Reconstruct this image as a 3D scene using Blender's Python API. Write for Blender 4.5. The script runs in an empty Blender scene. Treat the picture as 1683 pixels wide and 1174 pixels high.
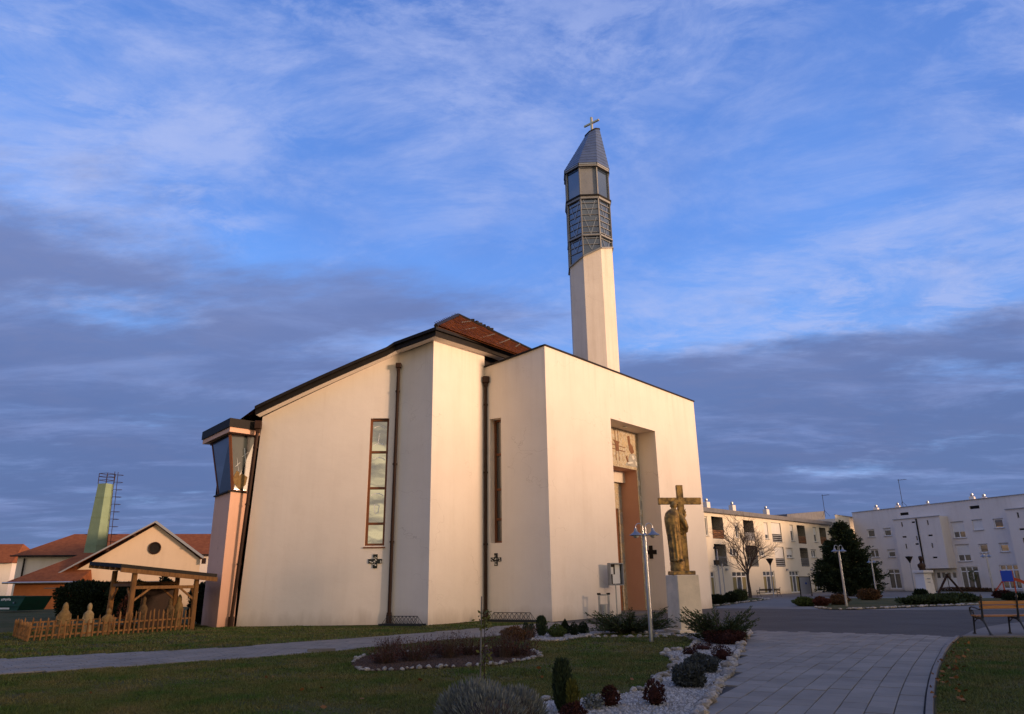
import bpy, bmesh, math, random
import numpy as np
from mathutils import Vector, Matrix
random.seed(7); rng = np.random.default_rng(7)
R = math.radians
sc = bpy.context.scene
COL = sc.collection

# ------------------------------------------------------------------ camera
cam = bpy.data.cameras.new('camera'); camo = bpy.data.objects.new('camera', cam); COL.objects.link(camo)
cam.sensor_width = 36.0; cam.lens = 24.92; cam.clip_end = 5000; cam.clip_start = 0.1
PITCH, ROLL = R(17.534), R(-0.80)
fwd = Vector((0, math.cos(PITCH), math.sin(PITCH))); up0 = Vector((0, -math.sin(PITCH), math.cos(PITCH))); rt0 = Vector((1, 0, 0))
ux, uy = math.sin(ROLL), -math.cos(ROLL)
crt = rt0 * (-uy) + up0 * ux
cup = rt0 * (-ux) + up0 * (-uy)
camo.matrix_world = Matrix((( crt.x, cup.x, -fwd.x, 0), (crt.y, cup.y, -fwd.y, 0), (crt.z, cup.z, -fwd.z, 1.45), (0, 0, 0, 1)))
sc.camera = camo

# ------------------------------------------------------------------ sun and sky
SUN_EL, SUN_AZ = R(5.5), math.atan2(0.90, -0.43)          # azimuth from +Y towards +X
sdir = Vector((math.sin(SUN_AZ) * math.cos(SUN_EL), math.cos(SUN_AZ) * math.cos(SUN_EL), math.sin(SUN_EL)))
sl = bpy.data.lights.new('sun', 'SUN'); so = bpy.data.objects.new('sun', sl); COL.objects.link(so)
sl.energy = 3.1; sl.angle = R(8.5); sl.color = (1.0, 0.64, 0.40)
so.rotation_euler = sdir.to_track_quat('Z', 'Y').to_euler(); so.location = (40, -20, 30)
vs = sc.view_settings; vs.view_transform = 'Standard'; vs.look = 'None'; vs.gamma = 1.0; vs.exposure = 0.6; vs.use_curve_mapping = False

world = bpy.data.worlds.new('World'); sc.world = world; world.use_nodes = True
nt = world.node_tree; nt.nodes.clear()
STX, STY = 8.2, 3.3
def wn(t, **k):
    n = nt.nodes.new(t)
    for a, b in k.items(): setattr(n, a, b)
    return n
def wl(a, b): nt.links.new(a, b)
def wmath(op, a, b=None, clamp=False):
    n = wn('ShaderNodeMath', operation=op, use_clamp=clamp)
    for i, v in enumerate((a, b)):
        if v is None: continue
        if isinstance(v, (int, float)): n.inputs[i].default_value = v
        else: wl(v, n.inputs[i])
    return n.outputs[0]
def wramp(f, stops, interp='LINEAR'):
    n = wn('ShaderNodeValToRGB'); cr = n.color_ramp; cr.interpolation = interp
    while len(cr.elements) < len(stops): cr.elements.new(0.5)
    for e, (p, c) in zip(cr.elements, stops):
        e.position = p; e.color = (*c, 1) if isinstance(c, tuple) else (c, c, c, 1)
    wl(f, n.inputs[0]); return n.outputs[0]
def wmix(f, a, b, mode='MIX'):
    n = wn('ShaderNodeMix', data_type='RGBA', blend_type=mode)
    if isinstance(f, (int, float)): n.inputs[0].default_value = f
    else: wl(f, n.inputs[0])
    for s, v in ((6, a), (7, b)):
        if isinstance(v, tuple): n.inputs[s].default_value = (*v, 1)
        else: wl(v, n.inputs[s])
    return n.outputs[2]
sky = wn('ShaderNodeTexSky', sky_type='NISHITA', sun_disc=False)
sky.sun_elevation = SUN_EL; sky.sun_rotation = SUN_AZ
sky.altitude = 200; sky.air_density = 1.0; sky.dust_density = 1.6; sky.ozone_density = 3.0
tc = wn('ShaderNodeTexCoord'); sp = wn('ShaderNodeSeparateXYZ'); wl(tc.outputs['Generated'], sp.inputs[0])
zc = wmath('MAXIMUM', sp.outputs[2], 0.0)
den = wmath('ADD', zc, 0.10)
cb = wn('ShaderNodeCombineXYZ'); wl(wmath('DIVIDE', sp.outputs[0], den), cb.inputs[0]); wl(wmath('DIVIDE', sp.outputs[1], den), cb.inputs[1])
def wnoise(scale, detail, rough, rot=0.0, sc3=(1, 1, 1), dist=0.0, loc=(0, 0, 0)):
    m = wn('ShaderNodeMapping'); m.inputs['Rotation'].default_value = (0, 0, rot); m.inputs['Scale'].default_value = sc3; m.inputs['Location'].default_value = loc
    wl(cb.outputs[0], m.inputs[0])
    n = wn('ShaderNodeTexNoise'); n.inputs['Scale'].default_value = scale; n.inputs['Detail'].default_value = detail; n.inputs['Roughness'].default_value = rough; n.inputs['Distortion'].default_value = dist
    wl(m.outputs[0], n.inputs['Vector']); return n.outputs['Fac']
K_ = 4.39          # display value -> sky radiance at this strength and exposure
def kk(r, g, b): return (r * K_, g * K_, b * K_)
base = wramp(zc, [(0.0, kk(.28, .46, .86)), (0.25, kk(.17, .36, .84)), (0.45, kk(.115, .275, .77)), (0.70, kk(.072, .175, .56)), (1.0, kk(.06, .14, .46))])
skys = wmix(0.35, base, sky.outputs[0], 'ADD')
# thin lavender veils high up and darker flat stratus layers, thicker towards the horizon
veil = wnoise(1.5, 12, 0.68, -0.75, (1.0, 1.45, 1), 0.55, (3.1, 1.7, 0))
veilm = wnoise(0.60, 6, 0.58, 0.2, (1, 1.2, 1), 0.2, (7.3, 2.0, 0))
puff = wnoise(4.2, 8, 0.66, 0.9, (1.0, 1.6, 1), 0.35, (1.0, 4.0, 0))
pf = wmath('MULTIPLY', wramp(puff, [(0.42, 0.0), (0.66, 1.0)], 'EASE'), wramp(veilm, [(0.36, 0.0), (0.60, 1.0)], 'EASE'))
vf = wmath('MULTIPLY', wramp(veil, [(0.38, 0.0), (0.64, 1.0)], 'EASE'), wramp(veilm, [(0.30, 0.30), (0.56, 1.0)], 'EASE'))
vf = wmath('MAXIMUM', wmath('MULTIPLY', vf, wramp(puff, [(0.30, 0.45), (0.62, 1.0)], 'EASE')), wmath('MULTIPLY', pf, 0.85))
dk = wramp(wnoise(0.7, 5, 0.5, 0.3, (1, 1.2, 1), 0.2, (11.0, 4.0, 0)), [(0.40, 0.0), (0.66, 1.0)], 'EASE')
strat = wnoise(0.46, 12, 0.64, 0.10, (0.60, 1.15, 1), 0.25, (STX, STY, 0))
tex = wnoise(2.2, 9, 0.65, 0.05, (0.6, 1.3, 1), 0.3, (2.0, 9.0, 0))
mott = wmath('MULTIPLY', wmath('SUBTRACT', wnoise(3.2, 7, 0.6, 0.3, (0.8, 1.2, 1), 0.2, (5.0, 1.0, 0)), 0.5), 0.22)
elev_w = wramp(zc, [(0.0, 0.60), (0.20, 0.575), (0.275, 0.52), (0.315, 0.405), (0.355, 0.445), (0.39, 0.40), (0.44, 0.28), (0.54, 0.22), (1.0, 0.18)])
sf = wramp(wmath('ADD', wmath('ADD', strat, mott), elev_w), [(0.84, 0.0), (1.19, 1.0)], 'EASE')
# sunset light in the clouds behind the camera, as the church windows mirror it
dt = wn('ShaderNodeVectorMath', operation='DOT_PRODUCT'); wl(tc.outputs['Generated'], dt.inputs[0]); dt.inputs[1].default_value = (0.50, -0.866, 0)
glow = wmath('MULTIPLY', wramp(dt.outputs['Value'], [(-0.02, 0.0), (0.70, 1.0)], 'EASE'), wramp(zc, [(0.0, 1.0), (0.35, 0.85), (0.95, 0.2)]))
WORLD_K = 0.15
c0 = wmix(wmath('MULTIPLY', dk, 0.40), skys, kk(.12, .20, .54))
c1 = wmix(wmath('MULTIPLY', vf, 0.80), c0, kk(.44, .53, .88))
scol = wramp(zc, [(0.0, kk(.090, .138, .31)), (0.18, kk(.105, .155, .35)), (0.40, kk(.165, .22, .46))])
scol2 = wmix(wmath('MULTIPLY', wramp(tex, [(0.45, 0.0), (0.75, 1.0)], 'EASE'), 0.75), scol, kk(.22, .30, .60))
c2 = wmix(wmath('MULTIPLY', sf, 0.88), c1, scol2)
warm = wmix(wramp(veil, [(0.40, 0.0), (0.60, 1.0)], 'EASE'), kk(.46, .38, .27), kk(1.30, 1.04, .58))
c3 = wmix(glow, c2, warm)
bg = wn('ShaderNodeBackground'); wl(c3, bg.inputs[0]); bg.inputs[1].default_value = WORLD_K
wo = wn('ShaderNodeOutputWorld'); wl(bg.outputs[0], wo.inputs[0])

# ------------------------------------------------------------------ helpers
def gz(y):
    t = min(max((y - 42) / 38.0, 0), 1); return -0.5 * t * t * (3 - 2 * t)
MATS = {}
def mat(name, col, rough=0.8, col2=None, nscale=3.0, bump=0.0, bscale=30.0, metal=0.0, spec=0.3, lo=0.35, hi=0.65, stretch=None, rand=0.0, coat=0.0, trans=0.0, pos=False):
    if name in MATS: return MATS[name]
    m = bpy.data.materials.new(name); m.use_nodes = True; t = m.node_tree; b = t.nodes['Principled BSDF']
    b.inputs['Base Color'].default_value = (*col, 1); b.inputs['Roughness'].default_value = rough
    b.inputs['Metallic'].default_value = metal; b.inputs['Specular IOR Level'].default_value = spec
    if coat: b.inputs['Coat Weight'].default_value = coat
    tcn = t.nodes.new('ShaderNodeTexCoord'); vec = tcn.outputs['Object'] if not pos else t.nodes.new('ShaderNodeNewGeometry').outputs['Position']
    if stretch:
        mp = t.nodes.new('ShaderNodeMapping'); mp.inputs['Scale'].default_value = stretch; t.links.new(vec, mp.inputs[0]); vecs = mp.outputs[0]
    else: vecs = vec
    cout = None
    if col2 is not None:
        n = t.nodes.new('ShaderNodeTexNoise'); n.inputs['Scale'].default_value = nscale; n.inputs['Detail'].default_value = 6; n.inputs['Roughness'].default_value = 0.6
        t.links.new(vecs, n.inputs['Vector'])
        r = t.nodes.new('ShaderNodeValToRGB'); r.color_ramp.elements[0].position = lo; r.color_ramp.elements[1].position = hi
        r.color_ramp.elements[0].color = (*col, 1); r.color_ramp.elements[1].color = (*col2, 1)
        t.links.new(n.outputs['Fac'], r.inputs[0]); cout = r.outputs[0]
    if rand:
        g = t.nodes.new('ShaderNodeNewGeometry'); oi = t.nodes.new('ShaderNodeObjectInfo')
        ad = t.nodes.new('ShaderNodeMath'); ad.operation = 'ADD'; t.links.new(g.outputs['Random Per Island'], ad.inputs[0]); t.links.new(oi.outputs['Random'], ad.inputs[1])
        fr = t.nodes.new('ShaderNodeMath'); fr.operation = 'FRACT'; t.links.new(ad.outputs[0], fr.inputs[0])
        mr = t.nodes.new('ShaderNodeMapRange'); mr.inputs[3].default_value = 1 - rand; mr.inputs[4].default_value = 1 + rand; t.links.new(fr.outputs[0], mr.inputs[0])
        mx = t.nodes.new('ShaderNodeVectorMath'); mx.operation = 'SCALE'
        if cout is not None: t.links.new(cout, mx.inputs[0])
        else: mx.inputs[0].default_value = col
        t.links.new(mr.outputs[0], mx.inputs['Scale']); cout = mx.outputs[0]
    if cout is not None: t.links.new(cout, b.inputs['Base Color'])
    if bump:
        n2 = t.nodes.new('ShaderNodeTexNoise'); n2.inputs['Scale'].default_value = bscale; n2.inputs['Detail'].default_value = 4
        t.links.new(vecs, n2.inputs['Vector'])
        bp = t.nodes.new('ShaderNodeBump'); bp.inputs['Strength'].default_value = bump; bp.inputs['Distance'].default_value = 0.02
        t.links.new(n2.outputs['Fac'], bp.inputs['Height']); t.links.new(bp.outputs[0], b.inputs['Normal'])
    MATS[name] = m; return m

def glassmat(name, tint, reflect=0.55, rough=0.02, power=4.0):
    "reflective window glass: dark body plus a mirror coat that grows towards grazing angles"
    m = bpy.data.materials.new(name); m.use_nodes = True; t = m.node_tree; b = t.nodes['Principled BSDF']
    b.inputs['Base Color'].default_value = (*tint, 1); b.inputs['Roughness'].default_value = 0.3
    g = t.nodes.new('ShaderNodeBsdfGlossy'); g.inputs['Color'].default_value = (0.92, 0.93, 0.95, 1); g.inputs['Roughness'].default_value = rough
    fr = t.nodes.new('ShaderNodeMath'); fr.operation = 'POWER'; fr.inputs[1].default_value = power; lw = t.nodes.new('ShaderNodeLayerWeight'); lw.inputs[0].default_value = 0.5; t.links.new(lw.outputs['Facing'], fr.inputs[0])
    mr = t.nodes.new('ShaderNodeMapRange'); mr.inputs[3].default_value = reflect; mr.inputs[4].default_value = 1.0; t.links.new(fr.outputs[0], mr.inputs[0])
    ms = t.nodes.new('ShaderNodeMixShader'); t.links.new(mr.outputs[0], ms.inputs[0]); t.links.new(b.outputs[0], ms.inputs[1]); t.links.new(g.outputs[0], ms.inputs[2])
    nz = t.nodes.new('ShaderNodeTexNoise'); nz.inputs['Scale'].default_value = 1.3; tcn = t.nodes.new('ShaderNodeTexCoord'); t.links.new(tcn.outputs['Object'], nz.inputs['Vector'])
    bp = t.nodes.new('ShaderNodeBump'); bp.inputs['Strength'].default_value = 0.025; bp.inputs['Distance'].default_value = 0.05; t.links.new(nz.outputs[0], bp.inputs['Height'])
    t.links.new(bp.outputs[0], g.inputs['Normal'])
    t.links.new(ms.outputs[0], t.nodes['Material Output'].inputs[0]); MATS[name] = m; return m

def mesh_np(name, V, F):
    V = np.asarray(V, np.float32); F = np.asarray(F, np.int32); k = F.shape[1]
    me = bpy.data.meshes.new(name); me.vertices.add(len(V)); me.vertices.foreach_set('co', V.ravel())
    me.loops.add(F.size); me.loops.foreach_set('vertex_index', F.ravel())
    me.polygons.add(len(F)); me.polygons.foreach_set('loop_start', np.arange(0, F.size, k, dtype=np.int32))
    me.update(calc_edges=True); me.validate(); return me

def wloc(o):
    v = Vector((0, 0, 0))
    while o is not None: v = v + o.location; o = o.parent
    return v
def link(name, me, m, parent=None):
    o = bpy.data.objects.new(name, me); COL.objects.link(o)
    if m is not None and len(me.materials) == 0: me.materials.append(m)
    if parent is not None: o.parent = parent
    return o
def tag(o, label=None, cat=None, group=None, kind=None):
    if label: o['label'] = label
    if cat: o['category'] = cat
    if group: o['group'] = group
    if kind: o['kind'] = kind
    return o
def thing(name, label, cat, loc=(0, 0, 0), rz=0.0, group=None):
    o = bpy.data.objects.new(name, None); COL.objects.link(o); o.location = loc; o.rotation_euler = (0, 0, rz); o.empty_display_size = 0.2
    return tag(o, label, cat, group)
def copy_tree(o, parent=None):
    c = o.copy(); COL.objects.link(c)
    if parent is not None: c.parent = parent
    for ch in list(o.children): copy_tree(ch, c)
    return c

class MB:
    "collects shapes; build() links them as one mesh object. World coordinates unless loc=True"
    def __init__(s): s.v = []; s.f = []
    def add(s, vs, fs):
        o = len(s.v); s.v += [tuple(map(float, p)) for p in vs]; s.f += [tuple(i + o for i in q) for q in fs]; return s
    def quad(s, a, b, c, d): return s.add([a, b, c, d], [(0, 1, 2, 3)])
    def tri(s, a, b, c): return s.add([a, b, c], [(0, 1, 2)])
    def hexa(s, p):  # 8 points: bottom 0-3 ccw, top 4-7
        return s.add(p, [(3, 2, 1, 0), (4, 5, 6, 7), (0, 1, 5, 4), (1, 2, 6, 5), (2, 3, 7, 6), (3, 0, 4, 7)])
    def box(s, c, size, rz=0.0, rx=0.0, ry=0.0):
        hx, hy, hz = size[0] / 2, size[1] / 2, size[2] / 2
        M = Matrix.Translation(c) @ Matrix.Rotation(rz, 4, 'Z') @ Matrix.Rotation(ry, 4, 'Y') @ Matrix.Rotation(rx, 4, 'X')
        return s.hexa([M @ Vector(p) for p in ((-hx, -hy, -hz), (hx, -hy, -hz), (hx, hy, -hz), (-hx, hy, -hz), (-hx, -hy, hz), (hx, -hy, hz), (hx, hy, hz), (-hx, hy, hz))])
    def beam(s, a, b, w, h, upv=(0, 0, 1)):
        a = Vector(a); b = Vector(b); d = (b - a).normalized(); upv = Vector(upv)
        if abs(d.dot(upv)) > 0.98: upv = Vector((0, 1, 0))
        x = d.cross(upv).normalized() * (w / 2); z = x.cross(d).normalized() * (h / 2)
        return s.hexa([a - x - z, a + x - z, b + x - z, b - x - z, a - x + z, a + x + z, b + x + z, b - x + z])
    def prism(s, poly, z0, z1, zf0=None, zf1=None):
        n = len(poly); a = sum(poly[i][0] * poly[(i + 1) % n][1] - poly[(i + 1) % n][0] * poly[i][1] for i in range(n))
        if a < 0: poly = poly[::-1]
        z0f = zf0 or (lambda x, y: z0); z1f = zf1 or (lambda x, y: z1)
        vs = [(x, y, z0f(x, y)) for x, y in poly] + [(x, y, z1f(x, y)) for x, y in poly]
        return s.add(vs, [tuple(range(n))[::-1], tuple(range(n, 2 * n))] + [(i, (i + 1) % n, n + (i + 1) % n, n + i) for i in range(n)])
    def tube(s, pts, rad, n=8, cap=True):
        pts = [Vector(p) for p in pts]
        if isinstance(rad, (int, float)): rad = [rad] * len(pts)
        rings = []; prev = None
        for i, p in enumerate(pts):
            d = (pts[min(i + 1, len(pts) - 1)] - pts[max(i - 1, 0)]).normalized()
            if prev is None:
                a = Vector((0, 0, 1)) if abs(d.z) < 0.9 else Vector((1, 0, 0)); x = d.cross(a).normalized()
            else: x = (prev - d * prev.dot(d)).normalized()
            y = d.cross(x); prev = x
            rings.append([p + (x * math.cos(2 * math.pi * k / n) + y * math.sin(2 * math.pi * k / n)) * rad[i] for k in range(n)])
        vs = [q for r in rings for q in r]; fs = []
        for i in range(len(pts) - 1):
            for k in range(n): fs.append((i * n + k, i * n + (k + 1) % n, (i + 1) * n + (k + 1) % n, (i + 1) * n + k))
        if cap: fs += [tuple(range(n))[::-1], tuple(range((len(pts) - 1) * n, len(pts) * n))]
        return s.add(vs, fs)
    def lathe(s, prof, c=(0, 0, 0), n=20):
        vs = []; fs = []
        for r, z in prof: vs += [(c[0] + r * math.cos(2 * math.pi * k / n), c[1] + r * math.sin(2 * math.pi * k / n), c[2] + z) for k in range(n)]
        for i in range(len(prof) - 1):
            for k in range(n): fs.append((i * n + k, i * n + (k + 1) % n, (i + 1) * n + (k + 1) % n, (i + 1) * n + k))
        fs += [tuple(range(n))[::-1], tuple(range((len(prof) - 1) * n, len(prof) * n))]
        return s.add(vs, fs)
    def build(s, name, m, parent=None, loc=False, smooth=False, bevel=0.0):
        me = bpy.data.meshes.new(name)
        if parent is not None and not loc:
            w = wloc(parent); vs = [(p[0] - w.x, p[1] - w.y, p[2] - w.z) for p in s.v]
        else: vs = s.v
        me.from_pydata(vs, [], s.f); me.update()
        bm = bmesh.new(); bm.from_mesh(me)
        if bevel: bmesh.ops.bevel(bm, geom=[e for e in bm.edges if len(e.link_faces) == 2 and e.calc_face_angle(0) > 0.6], offset=bevel, segments=1, affect='EDGES', clamp_overlap=True)
        bmesh.ops.recalc_face_normals(bm, faces=bm.faces); bm.to_mesh(me); bm.free()
        if smooth:
            me.polygons.foreach_set('use_smooth', [True] * len(me.polygons))
            me.set_sharp_from_angle(angle=R(40))
        return link(name, me, MATS[m] if isinstance(m, str) else m, parent)

def inpoly(P, poly):
    P = np.asarray(P); poly = np.asarray(poly); x, y = P[:, 0], P[:, 1]; c = np.zeros(len(P), bool); j = len(poly) - 1
    for i in range(len(poly)):
        xi, yi = poly[i]; xj, yj = poly[j]
        m = ((yi > y) != (yj > y)) & (x < (xj - xi) * (y - yi) / (yj - yi + 1e-12) + xi); c ^= m; j = i
    return c
def resample(pts, step):
    pts = [Vector((p[0], p[1], 0)) for p in pts]; out = []; 
    for a, b in zip(pts, pts[1:]):
        n = max(1, int((b - a).length / step)); out += [a + (b - a) * (k / n) for k in range(n)]
    return out + [pts[-1]]
def smoothline(pts, n=6):
    "Catmull-Rom through the points"
    P = [Vector((p[0], p[1], 0)) for p in pts]; P = [P[0] * 2 - P[1]] + P + [P[-1] * 2 - P[-2]]; out = []
    for i in range(1, len(P) - 2):
        for k in range(n):
            t = k / n; a, b, c, d = P[i - 1:i + 3]
            out.append(0.5 * ((2 * b) + (c - a) * t + (2 * a - 5 * b + 4 * c - d) * t * t + (3 * b - a - 3 * c + d) * t ** 3))
    return [(v.x, v.y) for v in out + [P[-2]]]
def sheet(name, poly, off, m, kind='structure'):
    bm = bmesh.new(); vs = [bm.verts.new((x, y, 0)) for x, y in poly]; f = bm.faces.new(vs)
    bmesh.ops.recalc_face_normals(bm, faces=bm.faces)
    if f.normal.z < 0: f.normal_flip()
    ys = [p[1] for p in poly]
    if max(ys) > 42:
        for yc in np.arange(42, min(80, max(ys)), 3.0):
            bmesh.ops.bisect_plane(bm, geom=bm.verts[:] + bm.edges[:] + bm.faces[:], plane_co=(0, yc, 0), plane_no=(0, 1, 0))
    for v in bm.verts: v.co.z = gz(v.co.y) + off
    bmesh.ops.triangulate(bm, faces=bm.faces)
    me = bpy.data.meshes.new(name); bm.to_mesh(me); bm.free()
    o = link(name, me, MATS[m]); tag(o, kind=kind); return o

def leaves(P, D, size, jitter=0.8, aspect=0.45, fold=False):
    "one quad leaf per point P (n,3), long axis along D (n,3) roughly"
    n = len(P); D = D + rng.normal(0, jitter, (n, 3)); D /= np.linalg.norm(D, axis=1, keepdims=True) + 1e-9
    A = rng.normal(0, 1, (n, 3)); S = np.cross(D, A); S /= np.linalg.norm(S, axis=1, keepdims=True) + 1e-9
    L = (np.asarray(size) * rng.uniform(0.7, 1.3, n))[:, None]
    V = np.stack([P, P + D * L * 0.5 + S * L * aspect * 0.5, P + D * L, P + D * L * 0.5 - S * L * aspect * 0.5], 1).reshape(-1, 3)
    F = np.arange(4 * n).reshape(-1, 4); return V, F
def ball(n):
    v = rng.normal(0, 1, (n, 3)); return v / np.linalg.norm(v, axis=1, keepdims=True)

# ------------------------------------------------------------------ materials
def plaster(name, col, col2, streak):
    m = bpy.data.materials.new(name); m.use_nodes = True; t = m.node_tree; b = t.nodes['Principled BSDF']; b.inputs['Roughness'].default_value = 0.9; b.inputs['Specular IOR Level'].default_value = 0.15
    tcn = t.nodes.new('ShaderNodeTexCoord')
    def nz(scale, sc3, detail=5, rough=.6):
        mp = t.nodes.new('ShaderNodeMapping'); mp.inputs['Scale'].default_value = sc3; t.links.new(tcn.outputs['Object'], mp.inputs[0])
        n = t.nodes.new('ShaderNodeTexNoise'); n.inputs['Scale'].default_value = scale; n.inputs['Detail'].default_value = detail; n.inputs['Roughness'].default_value = rough; t.links.new(mp.outputs[0], n.inputs['Vector']); return n.outputs['Fac']
    def ramp(f, a, b_, c0, c1):
        r = t.nodes.new('ShaderNodeValToRGB'); r.color_ramp.elements[0].position = a; r.color_ramp.elements[1].position = b_; r.color_ramp.elements[0].color = (*c0, 1); r.color_ramp.elements[1].color = (*c1, 1); t.links.new(f, r.inputs[0]); return r.outputs[0]
    base = ramp(nz(0.55, (1, 1, 1)), 0.35, 0.68, col, col2)
    st = ramp(nz(1.4, (1, 1, 0.10), 6, .65), 0.50, 0.80, (1, 1, 1), streak)
    s2 = ramp(nz(5.0, (1, 1, 0.05), 4, .6), 0.56, 0.78, (1, 1, 1), (0.965, 0.955, 0.945))
    bl = ramp(nz(0.8, (1, 1, 0.5), 7, .7), 0.58, 0.80, (1, 1, 1), (0.93, 0.92, 0.90))
    mx = t.nodes.new('ShaderNodeMix'); mx.data_type = 'RGBA'; mx.blend_type = 'MULTIPLY'; mx.inputs[0].default_value = 1; t.links.new(base, mx.inputs[6]); t.links.new(st, mx.inputs[7])
    ms_ = t.nodes.new('ShaderNodeMix'); ms_.data_type = 'RGBA'; ms_.blend_type = 'MULTIPLY'; ms_.inputs[0].default_value = 1; t.links.new(mx.outputs[2], ms_.inputs[6]); t.links.new(s2, ms_.inputs[7]); mx = ms_
    m2 = t.nodes.new('ShaderNodeMix'); m2.data_type = 'RGBA'; m2.blend_type = 'MULTIPLY'; m2.inputs[0].default_value = 1; t.links.new(mx.outputs[2], m2.inputs[6]); t.links.new(bl, m2.inputs[7])
    # hairline cracks
    cn = nz(0.42, (1, 1, 1.5), 4, .55); cs = t.nodes.new('ShaderNodeMath'); cs.operation = 'SUBTRACT'; cs.inputs[1].default_value = .5; t.links.new(cn, cs.inputs[0]); cab = t.nodes.new('ShaderNodeMath'); cab.operation = 'ABSOLUTE'; t.links.new(cs.outputs[0], cab.inputs[0])
    cl = ramp(cab.outputs[0], 0.0, 0.0035, (0.80, 0.78, 0.76), (1, 1, 1)); cmk = ramp(nz(0.31, (1, 1, 1), 2), 0.52, 0.60, (0, 0, 0), (1, 1, 1))
    mc = t.nodes.new('ShaderNodeMix'); mc.data_type = 'RGBA'; t.links.new(cmk, mc.inputs[0]); mc.inputs[6].default_value = (1, 1, 1, 1); t.links.new(cl, mc.inputs[7])
    mk = t.nodes.new('ShaderNodeMix'); mk.data_type = 'RGBA'; mk.blend_type = 'MULTIPLY'; mk.inputs[0].default_value = 1; t.links.new(m2.outputs[2], mk.inputs[6]); t.links.new(mc.outputs[2], mk.inputs[7]); m2 = mk
    # rain splash dirt along the foot of the wall
    sx = t.nodes.new('ShaderNodeSeparateXYZ'); t.links.new(tcn.outputs['Object'], sx.inputs[0])
    ad = t.nodes.new('ShaderNodeMath'); ad.operation = 'MULTIPLY_ADD'; ad.inputs[1].default_value = 0.9; t.links.new(nz(2.2, (1, 1, 0.3)), ad.inputs[0]); t.links.new(sx.outputs[2], ad.inputs[2])
    dr = ramp(ad.outputs[0], 0.42, 0.95, (0.74, 0.71, 0.68), (1, 1, 1))
    # rain runs below the copings
    zr_ = t.nodes.new('ShaderNodeMapRange'); zr_.inputs[1].default_value = 8.6; zr_.inputs[2].default_value = 10.7; t.links.new(sx.outputs[2], zr_.inputs[0])
    rn = ramp(nz(3.2, (1, 1, 0.04), 5, .65), 0.50, 0.72, (1, 1, 1), (0.90, 0.885, 0.87)); mr_ = t.nodes.new('ShaderNodeMix'); mr_.data_type = 'RGBA'; mr_.blend_type = 'MULTIPLY'; t.links.new(zr_.outputs[0], mr_.inputs[0]); t.links.new(dr, mr_.inputs[6]); t.links.new(rn, mr_.inputs[7]); dr = mr_.outputs[2]
    m3 = t.nodes.new('ShaderNodeMix'); m3.data_type = 'RGBA'; m3.blend_type = 'MULTIPLY'; m3.inputs[0].default_value = 1; t.links.new(m2.outputs[2], m3.inputs[6]); t.links.new(dr, m3.inputs[7])
    t.links.new(m3.outputs[2], b.inputs['Base Color'])
    bp = t.nodes.new('ShaderNodeBump'); bp.inputs['Strength'].default_value = 0.35; bp.inputs['Distance'].default_value = 0.01; t.links.new(nz(38, (1, 1, 1)), bp.inputs['Height']); 
    bq = t.nodes.new('ShaderNodeBump'); bq.inputs['Strength'].default_value = 0.25; bq.inputs['Distance'].default_value = 0.05; t.links.new(nz(0.9, (1, 1, 1.6), 3), bq.inputs['Height']); t.links.new(bq.outputs[0], bp.inputs['Normal'])
    t.links.new(bp.outputs[0], b.inputs['Normal']); MATS[name] = m; return m
plaster('church_plaster', (0.82, 0.735, 0.645), (0.77, 0.685, 0.60), (0.945, 0.935, 0.92))
plaster('tower_plaster', (0.80, 0.715, 0.62), (0.72, 0.635, 0.545), (0.86, 0.84, 0.81))
plaster('bay_plaster', (0.80, 0.485, 0.345), (0.76, 0.455, 0.325), (0.94, 0.92, 0.91))
plaster('cream_plaster', (0.76, 0.68, 0.56), (0.72, 0.64, 0.53), (0.92, 0.90, 0.88))
plaster('white_plaster', (0.72, 0.66, 0.61), (0.68, 0.62, 0.57), (0.92, 0.91, 0.90))
plaster('peach_plaster', (0.74, 0.56, 0.40), (0.70, 0.53, 0.38), (0.93, 0.91, 0.89))
plaster('house_plaster', (0.74, 0.67, 0.62), (0.70, 0.63, 0.58), (0.92, 0.9, 0.88))
mat('terracotta_paint', (0.62, 0.35, 0.235), 0.85, (0.58, 0.325, 0.22), 1.2, 0.2, 40)
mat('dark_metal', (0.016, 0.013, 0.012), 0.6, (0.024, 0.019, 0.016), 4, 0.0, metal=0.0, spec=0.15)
mat('brown_pipe', (0.045, 0.020, 0.011), 0.55, (0.032, 0.015, 0.009), 3, spec=0.2)
mat('window_wood', (0.20, 0.065, 0.020), 0.5, (0.14, 0.045, 0.015), 6, 0.15, 60, spec=0.4, stretch=(4, 4, 0.5))
mat('roof_tile', (0.150, 0.048, 0.016), 0.85, (0.090, 0.028, 0.011), 2.5, 0.3, 12, rand=0.25, spec=0.08)
mat('zinc', (0.42, 0.43, 0.45), 0.42, (0.33, 0.34, 0.36), 3, metal=0.85)
mat('steel', (0.55, 0.55, 0.56), 0.30, (0.42, 0.42, 0.44), 5, metal=0.9)
mat('spire_metal', (0.16, 0.20, 0.27), 0.38, (0.12, 0.155, 0.22), 2.2, metal=0.55, spec=0.5)
mat('frame_metal', (0.30, 0.295, 0.285), 0.5, (0.23, 0.225, 0.22), 4, metal=0.25)
mat('panel_taupe', (0.25, 0.26, 0.28), 0.6, (0.21, 0.22, 0.24), 2.0)
mat('gilt', (0.75, 0.58, 0.28), 0.35, metal=0.8)
mat('bronze', (0.43, 0.265, 0.085), 0.55, (0.12, 0.08, 0.04), 5.5, 0.6, 16, metal=0.55, lo=0.40, hi=0.62)
mat('pedestal_stone', (0.68, 0.59, 0.45), 0.9, (0.54, 0.47, 0.36), 2.2, 0.4, 25)
glassmat('church_glass', (0.02, 0.025, 0.03), 0.55)
glassmat('side_glass', (0.02, 0.022, 0.022), 0.12)
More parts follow.
